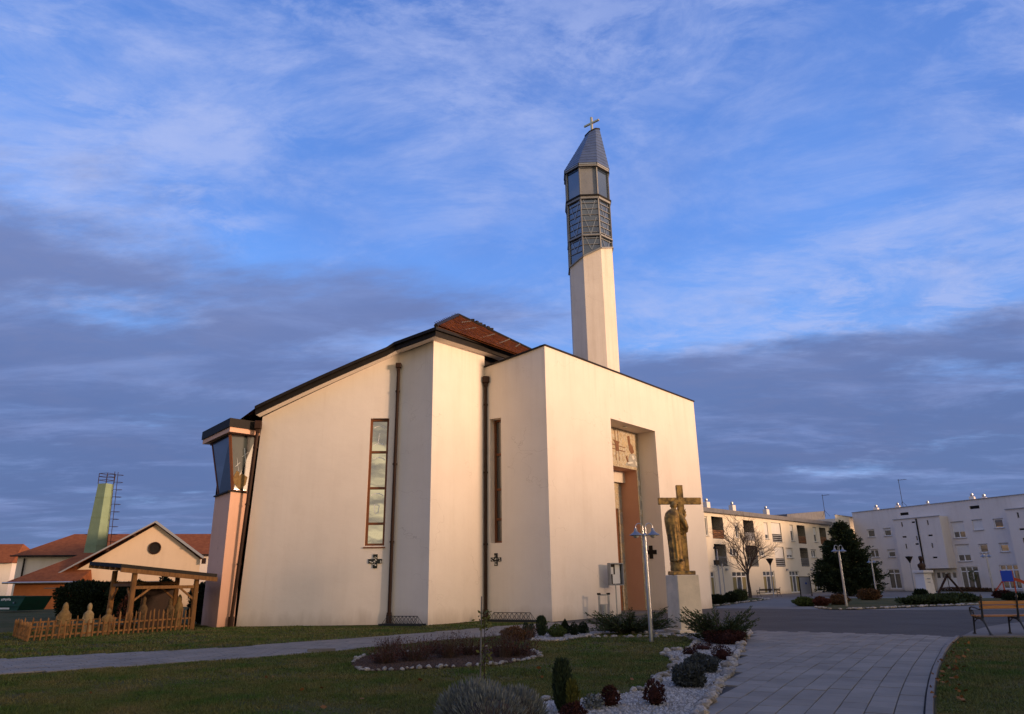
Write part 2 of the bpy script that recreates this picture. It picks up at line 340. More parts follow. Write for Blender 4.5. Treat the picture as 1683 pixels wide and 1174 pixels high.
glassmat('tower_glass', (0.020, 0.036, 0.064), 0.15)
glassmat('bay_glass', (0.006, 0.008, 0.012), 0.05, power=10.0)
glassmat('flat_glass', (0.03, 0.032, 0.035), 0.16)
mat('white_frame', (0.80, 0.79, 0.77), 0.5)
mat('info_grey', (0.36, 0.37, 0.42), 0.6)
mat('etched_glass', (0.85, 0.86, 0.84), 0.6)
mat('asphalt', (0.056, 0.051, 0.046), 0.9, col2=(0.078, 0.071, 0.065), nscale=0.5, bump=0.5, bscale=120, pos=True)
mat('paver', (0.232, 0.211, 0.185), 0.88, (0.170, 0.155, 0.137), 1.1, 0.35, 70, rand=0.09, pos=True, lo=.38, hi=.70)
mat('paver_bed', (0.045, 0.043, 0.042), 0.95)
mat('plaza_paving', (0.170, 0.155, 0.137), 0.88, col2=(0.135, 0.122, 0.108), nscale=0.5, bump=0.3, bscale=40, pos=True)
mat('kerb', (0.19, 0.175, 0.165), 0.9, (0.14, 0.13, 0.122), 3, 0.3, 40)
mat('house_tile', (0.28, 0.095, 0.038), 0.85, (0.20, 0.065, 0.028), 2.5, 0.3, 12, spec=0.08)
mat('lawn_soil', (0.060, 0.064, 0.024), 1.0, (0.105, 0.086, 0.040), 0.55, 0.8, 45, spec=0.05)
mat('grass_blade', (0.060, 0.106, 0.027), 0.9, (0.150, 0.132, 0.056), 0.9, rand=0.35, spec=0.04)
mat('gravel', (0.36, 0.325, 0.285), 0.95, (0.18, 0.165, 0.15), 60, 1.0, 55, lo=0.42, hi=0.62)
mat('white_stone', (0.43, 0.385, 0.33), 0.9, (0.22, 0.195, 0.165), 2.2, 0.8, 8, rand=0.35)
mat('mulch', (0.055, 0.030, 0.018), 1.0, (0.105, 0.062, 0.038), 12, 1.0, 40)
mat('raw_wood', (0.30, 0.145, 0.048), 0.75, (0.18, 0.082, 0.028), 5, 0.3, 30, stretch=(3, 3, 0.6), rand=0.22)
mat('bench_wood', (0.36, 0.155, 0.030), 0.5, (0.27, 0.11, 0.022), 8, 0.2, 40, stretch=(0.5, 4, 4), rand=0.12, spec=0.4)
mat('burlap', (0.29, 0.185, 0.075), 0.95, (0.19, 0.115, 0.045), 9, 0.7, 40)
mat('burlap_dark', (0.17, 0.105, 0.05), 0.95, (0.10, 0.06, 0.03), 9, 0.7, 40)
mat('burlap_pale', (0.40, 0.29, 0.15), 0.95, (0.30, 0.21, 0.10), 9, 0.7, 40)
mat('cast_iron', (0.010, 0.012, 0.011), 0.45, spec=0.5)
mat('bark', (0.070, 0.052, 0.042), 0.95, (0.045, 0.034, 0.028), 6, 0.7, 25)
mat('twig', (0.085, 0.058, 0.045), 0.9, rand=0.25)
mat('conifer_green', (0.026, 0.038, 0.018), 0.9, rand=0.4, spec=0.08)
mat('hedge_green', (0.016, 0.024, 0.012), 0.9, rand=0.4, spec=0.08)
mat('juniper_green', (0.040, 0.056, 0.026), 0.9, rand=0.4, spec=0.08)
mat('thuja_dark', (0.030, 0.045, 0.024), 0.9, rand=0.35, spec=0.08)
mat('thuja_gold', (0.085, 0.088, 0.022), 0.9, rand=0.35, spec=0.08)
mat('barberry_red', (0.040, 0.016, 0.014), 0.9, rand=0.4, spec=0.08)
mat('dry_red', (0.080, 0.030, 0.022), 0.9, rand=0.35, spec=0.08)
mat('brown_shrub', (0.10, 0.055, 0.028), 0.9, rand=0.35, spec=0.08)
mat('box_green', (0.055, 0.075, 0.022), 0.9, rand=0.35, spec=0.08)
mat('blue_conifer', (0.055, 0.062, 0.062), 0.9, rand=0.35, spec=0.08)
mat('lavender', (0.150, 0.165, 0.158), 0.95, rand=0.35, spec=0.05)
mat('leaf_yellow', (0.11, 0.115, 0.028), 0.8, rand=0.3)
mat('fallen_leaf', (0.16, 0.07, 0.022), 0.9, rand=0.4)
mat('grey_paint', (0.30, 0.31, 0.34), 0.6)
mat('white_paint', (0.75, 0.74, 0.72), 0.6, (0.66, 0.65, 0.63), 3)
mat('black_mosaic', (0.012, 0.014, 0.014), 0.4, rand=0.2)
mat('green_skip', (0.012, 0.075, 0.050), 0.55, (0.02, 0.06, 0.042), 3)
mat('tower_green', (0.24, 0.32, 0.20), 0.85, (0.20, 0.27, 0.17), 1.2, 0.2, 20)
mat('orange_brick', (0.40, 0.135, 0.045), 0.9, (0.33, 0.11, 0.04), 2, 0.3, 30)
mat('tin_roof', (0.17, 0.165, 0.175), 0.6, (0.13, 0.125, 0.135), 2)
mat('slide_red', (0.50, 0.075, 0.02), 0.45)
mat('panel_blue', (0.02, 0.07, 0.42), 0.5)
mat('curtain', (0.34, 0.28, 0.13), 0.9, (0.22, 0.18, 0.09), 3, stretch=(6, 6, 0.3))
mat('loggia_grey', (0.20, 0.20, 0.205), 0.9, (0.17, 0.17, 0.175), 1)
mat('shutter', (0.70, 0.68, 0.65), 0.7, (0.64, 0.62, 0.60), 2)
mat('balcony_wood', (0.20, 0.085, 0.03), 0.7, rand=0.2)
mat('paper', (0.60, 0.61, 0.63), 0.8)
mat('lamp_shade', (0.24, 0.25, 0.28), 0.4, metal=0.7)
mat('lamp_glass', (0.55, 0.53, 0.45), 0.3)

# ------------------------------------------------------------------ the setting: ground, paths, beds
xs = [-1800, -400, -120, -60, -30, -10, 10, 30, 60, 120, 400, 1800]; ys = [-500, -100, 0, 20] + list(np.arange(42, 81, 3.0)) + [100, 150, 400, 3000]
gv = [(x, y, gz(y)) for y in ys for x in xs]; nx = len(xs)
gf = [(j * nx + i, j * nx + i + 1, (j + 1) * nx + i + 1, (j + 1) * nx + i) for j in range(len(ys) - 1) for i in range(nx - 1)]
m = MB(); m.v = gv; m.f = gf; o = m.build('ground', 'lawn_soil'); tag(o, kind='structure')

path_up = [(-17.5, 12.6), (-10.92, 16.19), (-9.46, 17.01), (-7.77, 17.77), (-6.76, 18.4), (-6.09, 19.15), (-4.71, 20.45), (-3.59, 21.55), (-2.62, 22.59), (-1.32, 24.27), (0.47, 26.16), (1.25, 27.0)]
path_lo = [(-15.6, 9.7), (-9.02, 13.44), (-7.98, 14.03), (-6.27, 15.23), (-5.38, 15.81), (-4.7, 16.48), (-4.03, 17.07), (-3.51, 17.74), (-2.79, 18.61), (-2.04, 19.6), (-0.8, 20.61), (0.21, 21.5)]
left_path = path_up + [(3.0, 25.2), (3.3, 22.6)] + path_lo[::-1]
lawn_bed = [(0.26, 19.38), (0.78, 18.73), (1.42, 19.37), (2.29, 20.9), (2.68, 21.29), (3.55, 20.89), (4.1, 20.33), (4.41, 19.23), (4.25, 17.97), (3.66, 16.35), (3.12, 15.89), (2.93, 15.16), (2.95, 14.36), (2.71, 13.13), (2.33, 12.04), (2.11, 11.64), (1.98, 11.0), (1.78, 10.61), (1.36, 10.22), (1.06, 9.99), (0.82, 9.92), (0.31, 9.72), (0.0, 8.94)]
lawn_bed = smoothline(lawn_bed, 3)
stone_right = smoothline([(1.61, 7.5), (2.11, 8.78), (2.69, 10.25), (3.5, 12.45), (4.49, 15.3), (5.46, 18.11), (6.39, 20.57)], 3)
right_edge = smoothline([(2.9, 5.5), (3.68, 6.99), (4.57, 8.59), (5.38, 10.01), (6.4, 11.74), (7.35, 13.29), (9.03, 15.95), (10.76, 18.47)], 4)
path_poly = [(0.9, 5.5)] + stone_right + [(6.68, 21.48), (10.76, 18.47)] + right_edge[::-1]
bed_poly = lawn_bed + [(0.0, 6.8), (1.3, 6.8)] + stone_right + [(6.55, 21.35), (4.3, 22.3), (2.6, 22.1), (1.2, 22.0), (0.2, 21.0)]
red_bed = smoothline([(-2.84, 13.61), (-2.6, 13.23), (-2.17, 13.18), (-1.69, 13.47), (-1.17, 13.59), (-0.64, 13.71), (-0.21, 14.05), (0.25, 14.72), (0.49, 15.5), (0.16, 16.88), (-0.67, 17.46), (-1.48, 17.13), (-2.1, 16.65), (-2.57, 16.31), (-3.11, 15.75), (-3.1, 14.5), (-2.84, 13.61)], 3)
asphalt = [(1.25, 27.3), (3.0, 25.2), (3.3, 22.9), (4.3, 22.5), (6.68, 21.48), (10.76, 18.47), (12.37, 20.55), (13.54, 21.87), (14.85, 23.07), (15.95, 23.79), (24.0, 28.5), (24.0, 33.4), (21.67, 32.14), (16.48, 33.33), (9.97, 38.2), (9.0, 38.4)]
plaza = [(9.9, 37.9), (10.3, 37.75), (16.48, 33.3), (21.67, 32.1), (24.0, 33.3), (34, 37), (60, 60), (66, 78), (61, 84), (50.5, 105), (44.5, 103.3), (18, 76.6), (6, 66), (3, 52)]
o = sheet('asphalt_road', asphalt, 0.006, 'asphalt')
o = sheet('plaza', plaza, 0.004, 'plaza_paving')
lp = sheet('garden_path', left_path, 0.004, 'paver_bed')
rp = sheet('paved_path', path_poly, 0.004, 'paver_bed')
bench_pad = [(10.76, 18.47), (12.37, 20.55), (13.54, 21.87), (14.85, 23.07), (15.95, 23.79), (24, 28.4), (24, 16.2), (11.95, 18.02)]
o = sheet('bench_terrace', bench_pad, 0.010, 'plaza_paving')
gbed = sheet('gravel_bed', bed_poly, 0.010, 'gravel')
mbed = sheet('mulch_bed', red_bed, 0.010, 'mulch')
isl = smoothline([(16.66, 43.07), (14.58, 36.24), (14.62, 33.99), (16.85, 34.62), (19.54, 35.94), (21.76, 36.75), (26.68, 39.46), (34, 44), (31.77, 46.9), (27.7, 52.32), (25.11, 60.35), (20.5, 53.0), (16.66, 43.07)], 3)
isl_left = smoothline([(10.4, 39.57), (13.36, 44.83), (19.23, 57.15), (23.5, 74.0), (18.64, 69.0), (12.5, 55), (9.6, 45), (10.4, 39.57)], 3)
isb = sheet('planted_island', isl, 0.030, 'lawn_soil')
isc = sheet('grass_island', isl_left, 0.030, 'lawn_soil')
o = sheet('lawn_strip', [(48.5, 99.5), (58.2, 77.9), (62, 79.6), (52.0, 101.2)], 0.012, 'lawn_soil')

# pavers of the right hand path: laid in long rows that follow its right hand edge
E_ = [Vector((x, y, 0)) for x, y in right_edge]; acc = [0]
for a, b in zip(E_, E_[1:]): acc.append(acc[-1] + (b - a).length)
def on_edge(s):
    s = min(max(s, 0), acc[-1] - 1e-4)
    for i in range(len(acc) - 1):
        if acc[i] <= s <= acc[i + 1]:
            d = (E_[i + 1] - E_[i]).normalized(); d2 = (E_[min(i + 2, len(E_) - 1)] - E_[min(i + 1, len(E_) - 2)]).normalized()
            t = (s - acc[i]) / max(acc[i + 1] - acc[i], 1e-6); return E_[i] + (E_[i + 1] - E_[i]) * t, (d * (1 - t) + d2 * t).normalized()
PW, PLN = 0.285, 0.43
pm = MB(); pm.box((0, 0, 0.0), (PLN - 0.007, PW - 0.010, 0.05)); ptmp = pm.build('paver', 'paver', rp, loc=True, bevel=0.004)
pmesh = ptmp.data; bpy.data.objects.remove(ptmp)
slots = []
for row in range(22):
    off = 0.10 + PW * (row + 0.5); s = 0.15 + (PLN / 2 if row % 2 else 0)
    while s < acc[-1] + 3.0:
        if s <= acc[-1]: p, d = on_edge(s)
        else: p, d = on_edge(acc[-1]); p = p + d * (s - acc[-1])
        nrm = Vector((-d.y, d.x, 0)); c = p + nrm * off
        k = 1.0 - off / 40.0
        slots.append((c.x, c.y, math.atan2(d.y, d.x))); s += PLN
ok = inpoly([(a, b) for a, b, _ in slots], path_poly)
cand = sorted([q for q, k in zip(slots, ok) if k and q[1] > 7.2], key=lambda q: math.hypot(q[0], q[1]))
vis = [q for q in cand if abs(q[0]) < 0.80 * q[1] and q[1] > 8.2]
near = vis[:300]; rest = [q for q in cand if q not in set(near)]
for (x, y, a) in near:
    o = bpy.data.objects.new('paver', pmesh); COL.objects.link(o); o.parent = rp
    o.location = (x, y, random.uniform(-0.004, 0.003)); o.rotation_euler = (random.uniform(-.006, .006), random.uniform(-.006, .006), a + random.uniform(-.008, .008))
m = MB()
for (x, y, a) in rest: m.box((x, y, random.uniform(-0.004, 0.003)), (PLN - 0.012, PW - 0.012, 0.05), a)
o = m.build('far_pavers', 'paver', rp); tag(o, kind='stuff')
m = MB()
for a, b in zip(E_, E_[1:]):
    d = (b - a).normalized(); nrm = Vector((-d.y, d.x, 0)); m.beam(a + nrm * 0.045 + Vector((0, 0, -0.02)), b + nrm * 0.045 + Vector((0, 0, -0.02)), 0.07, 0.13)
m.build('kerb', 'kerb', rp)
m = MB(); m.beam((10.80, 18.44, -0.02), (24, 16.15, -0.02), 0.08, 0.13); m.build('kerb', 'kerb', rp)
# pavers of the left path (too small to tell apart one by one)
m = MB(); ang = math.atan2(27.0 - 16.19, 1.25 + 10.92); ca, sa = math.cos(ang), math.sin(ang); lp_ok = []
for i in range(-10, 120):
    for j in range(-14, 26):
        s_ = i * 0.30 + (0.15 if j % 2 else 0); t_ = j * 0.20
        lp_ok.append((-10.5 + s_ * ca - t_ * sa - 4 * ca, 14.9 - 4 * sa + s_ * sa + t_ * ca))
for (x, y), k in zip(lp_ok, inpoly(lp_ok, left_path)):
    if k: m.box((x, y, random.uniform(-0.003, 0.003)), (0.290, 0.190, 0.046), ang)
o = m.build('pavers', 'paver', lp); tag(o, kind='stuff')

# border stones
stone_meshes = []
for k in range(7):
    bm = bmesh.new(); bmesh.ops.create_icosphere(bm, subdivisions=2 if k % 2 else 1, radius=1.0)
    ph = [random.uniform(0, 6) for _ in range(6)]
    for v in bm.verts:
        c = v.co; f = 1 + 0.16 * math.sin(2.3 * c.x + ph[0]) + 0.14 * math.sin(2.9 * c.y + ph[1]) + 0.12 * math.sin(3.3 * c.z + ph[2]) + 0.05 * math.sin(7 * c.x + 5 * c.y + ph[3])
        v.co = Vector((c.x * 1.2, c.y * 0.85, c.z * 0.62)) * f
    for f in bm.faces: f.smooth = False
    me = bpy.data.meshes.new('stone'); bm.to_mesh(me); bm.free(); me.materials.append(MATS['white_stone']); stone_meshes.append(me)
def stones(line, r0, r1, parent, gap=1.9, prob=1.0, jit=0.04, z=0.02, off=0.0):
    L = resample(line, 0.01); i = 0.0; step = 0.01; n = 0
    pos = 0.0; d_acc = 0.0; prev = L[0]; nxt = 0.0
    for p in L:
        d_acc += (p - prev).length; prev = p
        if d_acc >= nxt:
            r = random.uniform(r0, r1) * (1.0 if random.random() < .8 else 1.25); nxt = d_acc + r * gap * random.uniform(0.9, 1.15)
            if random.random() > prob: continue
            o = bpy.data.objects.new('stone', random.choice(stone_meshes)); COL.objects.link(o); o.parent = parent
            o.location = (p.x + random.uniform(-jit, jit) + off, p.y + random.uniform(-jit, jit), gz(p.y) + z + r * 0.30); o.rotation_euler = (random.uniform(-.4, .4), random.uniform(-.4, .4), random.uniform(0, 6.28))
            o.scale = (r, r * random.uniform(.8, 1.1), r * random.uniform(.8, 1.05)); n += 1
    return n
ns = stones([p for p in stone_right if p[1] > 8.2], 0.055, 0.095, gbed, 2.0, off=-0.07)
stones([p for p in lawn_bed if p[1] < 20.0 and p[0] > 0.3], 0.035, 0.07, gbed, 2.4, 0.9)
stones(lawn_bed[:12], 0.035, 0.06, gbed, 1.9, jit=0.03)
stones(lawn_bed[14:21], 0.045, 0.07, gbed, 2.6, 0.6)
stones(red_bed[:27], 0.03, 0.06, mbed, 2.4, 0.85)
stones(red_bed[28:46], 0.03, 0.05, mbed, 2.3, 0.55)
def smallstones(line, name, parent, n, r):
    m = MB(); L = resample(line, 0.05)
    for _ in range(n):
        p = random.choice(L); q = random.uniform(.6, 1.2) * r
        m.box((p.x + random.uniform(-.2, .2), p.y + random.uniform(-.2, .2), gz(p.y) + 0.06), (q * 1.3, q, q * .7), random.uniform(0, 3), random.uniform(-.3, .3))
    o = m.build(name, 'white_stone', parent, bevel=r * 0.2); tag(o, kind='stuff')
smallstones(isl[3:22], 'edging_stones', isb, 230, 0.11)
smallstones(isl_left[:9], 'edging_stones', isc, 80, 0.10)

# loose gravel
def scatter(poly, n, ymax=99, ymin=0):
    P = np.asarray(poly); lo = P.min(0); hi = P.max(0); hi[1] = min(hi[1], ymax); lo[1] = max(lo[1], ymin)
    Q = rng.uniform(lo, hi, (n, 2)); return Q[inpoly(Q, poly)]
def gravel(poly, n, name, parent, r=0.017, ymax=23, m='gravel_pebble'):
    Q = scatter(poly, n, ymax, 7.8); k = len(Q); b = np.array([[1, 0, 0], [-.5, .87, 0], [-.5, -.87, 0], [0, 0, .9]]) 
    a = rng.uniform(0, 6.28, k); ca, sa = np.cos(a), np.sin(a); s = rng.uniform(.6, 1.6, k) * r; s2 = rng.uniform(.6, 1.2, k)
    V = np.zeros((k, 4, 3)); tilt = rng.normal(0, .3, (k, 2))
    for i in range(4):
        V[:, i, 0] = Q[:, 0] + (b[i, 0] * ca - b[i, 1] * sa * s2) * s + tilt[:, 0] * s * b[i, 2]; V[:, i, 1] = Q[:, 1] + (b[i, 0] * sa + b[i, 1] * ca * s2) * s + tilt[:, 1] * s * b[i, 2]; V[:, i, 2] = 0.012 + b[i, 2] * s * .9
    F = (np.array([[0, 1, 3], [1, 2, 3], [2, 0, 3]])[None] + 4 * np.arange(k)[:, None, None]).reshape(-1, 3)
    o = link(name, mesh_np(name, V.reshape(-1, 3), F), MATS[m], parent); tag(o, kind='stuff')
mat('gravel_pebble', (0.37, 0.335, 0.295), 0.95, rand=0.5)
gravel(bed_poly, 95000, 'loose_gravel', gbed)
mat('mulch_chip', (0.085, 0.048, 0.030), 1.0, rand=0.5)
gravel(red_bed, 26000, 'mulch_chips', mbed, 0.02, 23, 'mulch_chip')

# grass blades
lawn_main = path_lo + lawn_bed[0:1] + lawn_bed + [(0, 6.5), (-12, 6.5), (-16, 9)]
lawn_back = path_up[::-1] + [(-17.5, 30), (-13, 29.5), (-10.6, 27.3), (-3.1, 26.5), (-1.4, 28.6), (1.2, 27.6)]
lawn_right = [(x + 0.03, y) for x, y in right_edge] + [(24, 16.1), (24, 5)]
def blades(poly, dens, y0, y1, h, w, holes=()):
    P = np.asarray(poly); lo = P.min(0); hi = P.max(0); lo[1] = max(lo[1], y0); hi[1] = min(hi[1], y1); lo[0] = max(lo[0], -0.80 * y1); hi[0] = min(hi[0], 0.80 * y1)
    n = int(dens * (hi[0] - lo[0]) * (hi[1] - lo[1])); Q = rng.uniform(lo, hi, (n, 2)); k = inpoly(Q, poly) & (np.abs(Q[:, 0]) < 0.78 * Q[:, 1] + .3)
    for hp in holes: k &= ~inpoly(Q, hp)
    f = np.sin(Q[:, 0] * 1.3 + 2.0 * np.sin(Q[:, 1] * .8)) + .7 * np.sin(Q[:, 1] * 3.1 + Q[:, 0] * 2.3) + .5 * np.sin(Q[:, 0] * 7.1 - Q[:, 1] * 5.3) + .5 * np.sin(Q[:, 0] * 13.7 + 11 * Q[:, 1])
    k &= rng.uniform(0, 1, len(Q)) < np.clip(.80 + .28 * f, .12, 1)
    Q = Q[k]; return Q, np.full(len(Q), h), np.full(len(Q), w)
def grass(name, parts, m='grass_blade'):
    Q = np.concatenate([p[0] for p in parts]); h = np.concatenate([p[1] for p in parts]); w = np.concatenate([p[2] for p in parts]); n = len(Q)
    patch = 0.75 + 0.35 * np.sin(Q[:, 0] * 1.7 + 1.3 * np.sin(Q[:, 1] * 1.1)) * np.sin(Q[:, 1] * 2.1 + Q[:, 0])
    h = h * rng.uniform(.5, 1.3, n) * patch; a = rng.uniform(0, 6.28, n); lean = rng.normal(0, .45, (n, 2)) * h[:, None]
    B = np.column_stack([Q, [gz(y) for y in Q[:, 1]]]); S = np.column_stack([np.cos(a), np.sin(a), np.zeros(n)]) * (w * rng.uniform(.6, 1.4, n))[:, None]
    T = B + np.column_stack([lean, h]); V = np.stack([B - S, B + S, T], 1).reshape(-1, 3)
    o = link(name, mesh_np(name, V, np.arange(3 * n).reshape(-1, 3)), MATS[m]); return tag(o, kind='stuff')
o = grass('lawn_grass', [blades(lawn_main, 4200, 8.0, 12.0, .036, .0060, (red_bed, bed_poly)), blades(lawn_main, 1900, 12.0, 16, .042, .009, (red_bed, bed_poly)), blades(lawn_main, 900, 16.0, 22, .045, .013, (red_bed, bed_poly))])
tag(o, 'short green and brown lawn grass between the garden path and gravel bed', 'grass')
o = grass('lawn_grass', [blades(lawn_back, 420, 12.0, 29.5, .05, .018)])
tag(o, 'worn lawn grass between the garden path and the church side wall', 'grass')
o = grass('lawn_grass', [blades(lawn_right, 4000, 7.5, 12.0, .036, .006), blades(lawn_right, 1700, 12.0, 18.5, .042, .009)])
tag(o, 'dark green lawn grass right of the paved path', 'grass')
# fallen leaves along the right kerb and on the lawn
Q = np.array([(x + random.uniform(0, .35), y + random.uniform(-.2, .2)) for x, y in (random.choice(right_edge[10:26]) for _ in range(60))] + [(random.uniform(-6, 2), random.uniform(9, 13)) for _ in range(20)])
V, F = leaves(np.column_stack([Q, np.full(len(Q), .05)]), np.column_stack([rng.normal(0, 1, (len(Q), 2)), np.zeros(len(Q))]), 0.075, .15, .7)
o = link('fallen_leaves', mesh_np('fallen_leaves', V, F), MATS['fallen_leaf']); tag(o, 'brown fallen leaves scattered on the lawn edge', 'leaves', kind='stuff')

# ------------------------------------------------------------------ the church
CH = thing('church', 'modern cream plastered church with sloping roof and tall octagonal bell tower', 'church', (1.0, 32.0, 0.0))
C0 = Vector((1.35, 27.86, 0)); FU = Vector((0.6468, 0.7627, 0)); FN = Vector((0.7627, -0.6468, 0)); FL = 13.30; FH = 10.72
P2 = Vector((-1.2, 29.4, 0)); SR = Vector((-3.1, 26.64, 0)); P1 = Vector((-4.6, 27.5, 0)); P0 = Vector((-10.2, 27.56, 0)); Z = Vector((0, 0, 1))
def fp(u, z, d=0.0): return C0 + FU * u - FN * d + Z * z

def holed(mb, O, U, N, L, z0, z1, holes, reveal=True, rb=None):
    us = sorted({0.0, L} | {h[0] for h in holes} | {h[1] for h in holes}); zs = sorted({z0, z1} | {h[2] for h in holes} | {h[3] for h in holes})
    for u0, u1 in zip(us, us[1:]):
        for a, b in zip(zs, zs[1:]):
            uc, zc_ = (u0 + u1) / 2, (a + b) / 2
            if any(h[0] < uc < h[1] and h[2] < zc_ < h[3] for h in holes): continue
            mb.quad(O + U * u0 + Z * a, O + U * u1 + Z * a, O + U * u1 + Z * b, O + U * u0 + Z * b)
    for u0, u1, a, b, d in holes:
        q = rb or mb
        for (ua, za), (ub, zb) in (((u0, a), (u0, b)), ((u0, b), (u1, b)), ((u1, b), (u1, a)), ((u1, a), (u0, a))):
            if za == zb == z0: continue
            q.quad(O + U * ua + Z * za, O + U * ub + Z * zb, O + U * ub + Z * zb - N * d, O + U * ua + Z * za - N * d)

# entrance front with its deep two-step portal
m = MB(); holed(m, C0, FU, FN, FL, 0.0, FH, [(4.75, 8.75, 0.0, 8.42, 1.0)])
back = [C0 + FU * FL - FN * 2.6, P2 - FN * 0.0]
m.quad(fp(FL, 0), fp(FL, 0, 9.0), fp(FL, FH, 9.0), fp(FL, FH))
m.quad(fp(FL, FH - 0.25), fp(FL, FH - 0.25, 4.2), Vector((-0.9, 30.9, 10.0)), C0 + Z * (FH - 0.25))
fw = m.build('front_wall', 'church_plaster', CH)
m = MB(); m.beam(C0 + Z * (FH + 0.03) - FU * 0.03 - FN * .1, fp(FL + 0.03, FH + 0.03, .1), 0.32, 0.06); m.build('parapet_cap', 'dark_metal', CH)
m = MB(); a = C0 + Z * (FH + 0.03); b = P2 + Z * 10.30; off = Vector((0.52, 0.86, 0)) * 0.1
m.beam(a + off, b + off, 0.30, 0.06); m.build('parapet_cap', 'dark_metal', CH); m = MB(); m.beam(fp(FL - .1, FH + .03), fp(FL - .1, FH + .03, 6), .3, .06); m.build('parapet_cap', 'dark_metal', CH)

# mosaic material: irregular tesserae in gold, sand, white and grey
mm = bpy.data.materials.new('mosaic'); mm.use_nodes = True; t = mm.node_tree; bs = t.nodes['Principled BSDF']; bs.inputs['Roughness'].default_value = 0.55
tcn = t.nodes.new('ShaderNodeTexCoord'); vo = t.nodes.new('ShaderNodeTexVoronoi'); vo.inputs['Scale'].default_value = 11; t.links.new(tcn.outputs['Object'], vo.inputs['Vector'])
sx = t.nodes.new('ShaderNodeSeparateColor'); t.links.new(vo.outputs['Color'], sx.inputs[0])
n1 = t.nodes.new('ShaderNodeTexNoise'); n1.inputs['Scale'].default_value = 1.1; t.links.new(tcn.outputs['Object'], n1.inputs['Vector'])
r1_ = t.nodes.new('ShaderNodeValToRGB'); cr = r1_.color_ramp; cr.elements[0].color = (.36, .28, .18, 1); cr.elements[1].color = (.56, .51, .42, 1); cr.elements.new(.35).color = (.56, .44, .27, 1); cr.elements.new(.7).color = (.47, .40, .28, 1)
t.links.new(sx.outputs[0], r1_.inputs[0])
vd = t.nodes.new('ShaderNodeTexVoronoi'); vd.feature = 'DISTANCE_TO_EDGE'; vd.inputs['Scale'].default_value = 11; t.links.new(tcn.outputs['Object'], vd.inputs['Vector'])
r2_ = t.nodes.new('ShaderNodeValToRGB'); r2_.color_ramp.elements[0].position = .0; r2_.color_ramp.elements[0].color = (.6, .55, .5, 1); r2_.color_ramp.elements[1].position = .06; t.links.new(vd.outputs['Distance'], r2_.inputs[0])
mx = t.nodes.new('ShaderNodeMix'); mx.data_type = 'RGBA'; mx.blend_type = 'MULTIPLY'; mx.inputs[0].default_value = 1; t.links.new(r1_.outputs[0], mx.inputs[6]); t.links.new(r2_.outputs[0], mx.inputs[7]); t.links.new(mx.outputs[2], bs.inputs['Base Color']); MATS['mosaic'] = mm
m = MB(); holed(m, fp(4.75, 0, 1.0), FU, FN, 4.0, 0, 8.42, [(0.25, 3.70, 0, 6.56, 0.02)]); mo = m.build('portal_mosaic', 'mosaic', CH)
def flat(pts, d, mb, th=0.012):
    A = [fp(u, z, d) for u, z in pts]; B = [fp(u, z, d - th) for u, z in pts]; n = len(pts)
    mb.add(A + B, [tuple(range(n))[::-1], tuple(range(n, 2 * n))] + [(i, (i + 1) % n, n + (i + 1) % n, n + i) for i in range(n)])
def piece(pts, d, m_, parent, th=.012):
    q = MB(); flat(pts, d, q, th); q.build('mosaic_piece', m_, parent)
mat('tess_brown', (0.16, 0.07, 0.035), 0.6, (0.24, 0.11, 0.05), 12); mat('tess_grey', (0.30, 0.29, 0.26), 0.6, (0.42, 0.40, 0.36), 10); mat('tess_white', (0.68, 0.65, 0.58), 0.6, (0.55, 0.52, 0.46), 9)
# drawn cross with a dark wedge and a figure in pieces of stone
piece([(6.62, 6.85), (6.66, 6.85), (6.66, 8.3), (6.62, 8.3)], 1.0, 'tess_brown', mo); piece([(6.88, 6.85), (6.92, 6.85), (6.92, 8.3), (6.88, 8.3)], 1.0, 'tess_brown', mo)
piece([(5.8, 7.62), (7.5, 7.57), (7.5, 7.535), (5.8, 7.585)], 0.998, 'tess_brown', mo); piece([(5.8, 7.42), (7.5, 7.37), (7.5, 7.335), (5.8, 7.385)], 0.998, 'tess_brown', mo)
piece([(6.42, 7.82), (7.02, 7.78), (6.9, 7.66), (6.84, 7.3), (6.70, 7.3), (6.62, 7.66)], 0.996, 'tess_brown', mo)
piece([(7.75, 8.15), (7.95, 8.22), (8.0, 7.85), (8.2, 7.7), (8.3, 7.42), (8.05, 7.30), (7.85, 7.50)], 1.0, 'tess_brown', mo); piece([(7.5, 7.1), (7.62, 7.2), (7.8, 6.75), (7.7, 6.7)], 1.0, 'tess_brown', mo)
piece([(7.9, 7.3), (8.35, 7.35), (8.55, 7.0), (8.6, 6.7), (7.4, 6.7), (7.7, 6.95)], 1.0, 'tess_grey', mo)
for k, (u, z) in enumerate(((8.6, 6.3), (8.58, 5.6), (8.63, 4.9), (8.57, 4.2), (8.62, 3.5), (8.58, 2.7), (8.62, 1.9), (8.58, 1.1))): piece([(u - .09, z - .26), (u + .08, z - .22), (u + .1, z + .1), (u - .02, z + .28), (u - .11, z + .12)], 1.0, 'tess_grey', mo)
piece([(8.0, 7.22), (8.2, 7.26), (8.3, 7.1), (8.1, 7.02)], 0.986, 'tess_white', mo); piece([(7.6, 6.86), (8.1, 6.95), (8.1, 6.86), (7.65, 6.76)], 0.986, 'tess_white', mo); piece([(8.3, 7.0), (8.5, 6.95), (8.52, 6.75), (8.35, 6.8)], 0.986, 'tess_white', mo)
for k, (u, z) in enumerate(((8.56, 5.95), (8.64, 5.2), (8.56, 4.55), (8.64, 3.8), (8.55, 3.1))): piece([(u - .06, z - .14), (u + .07, z - .1), (u + .05, z + .14), (u - .05, z + .1)], 0.986, 'tess_white', mo)
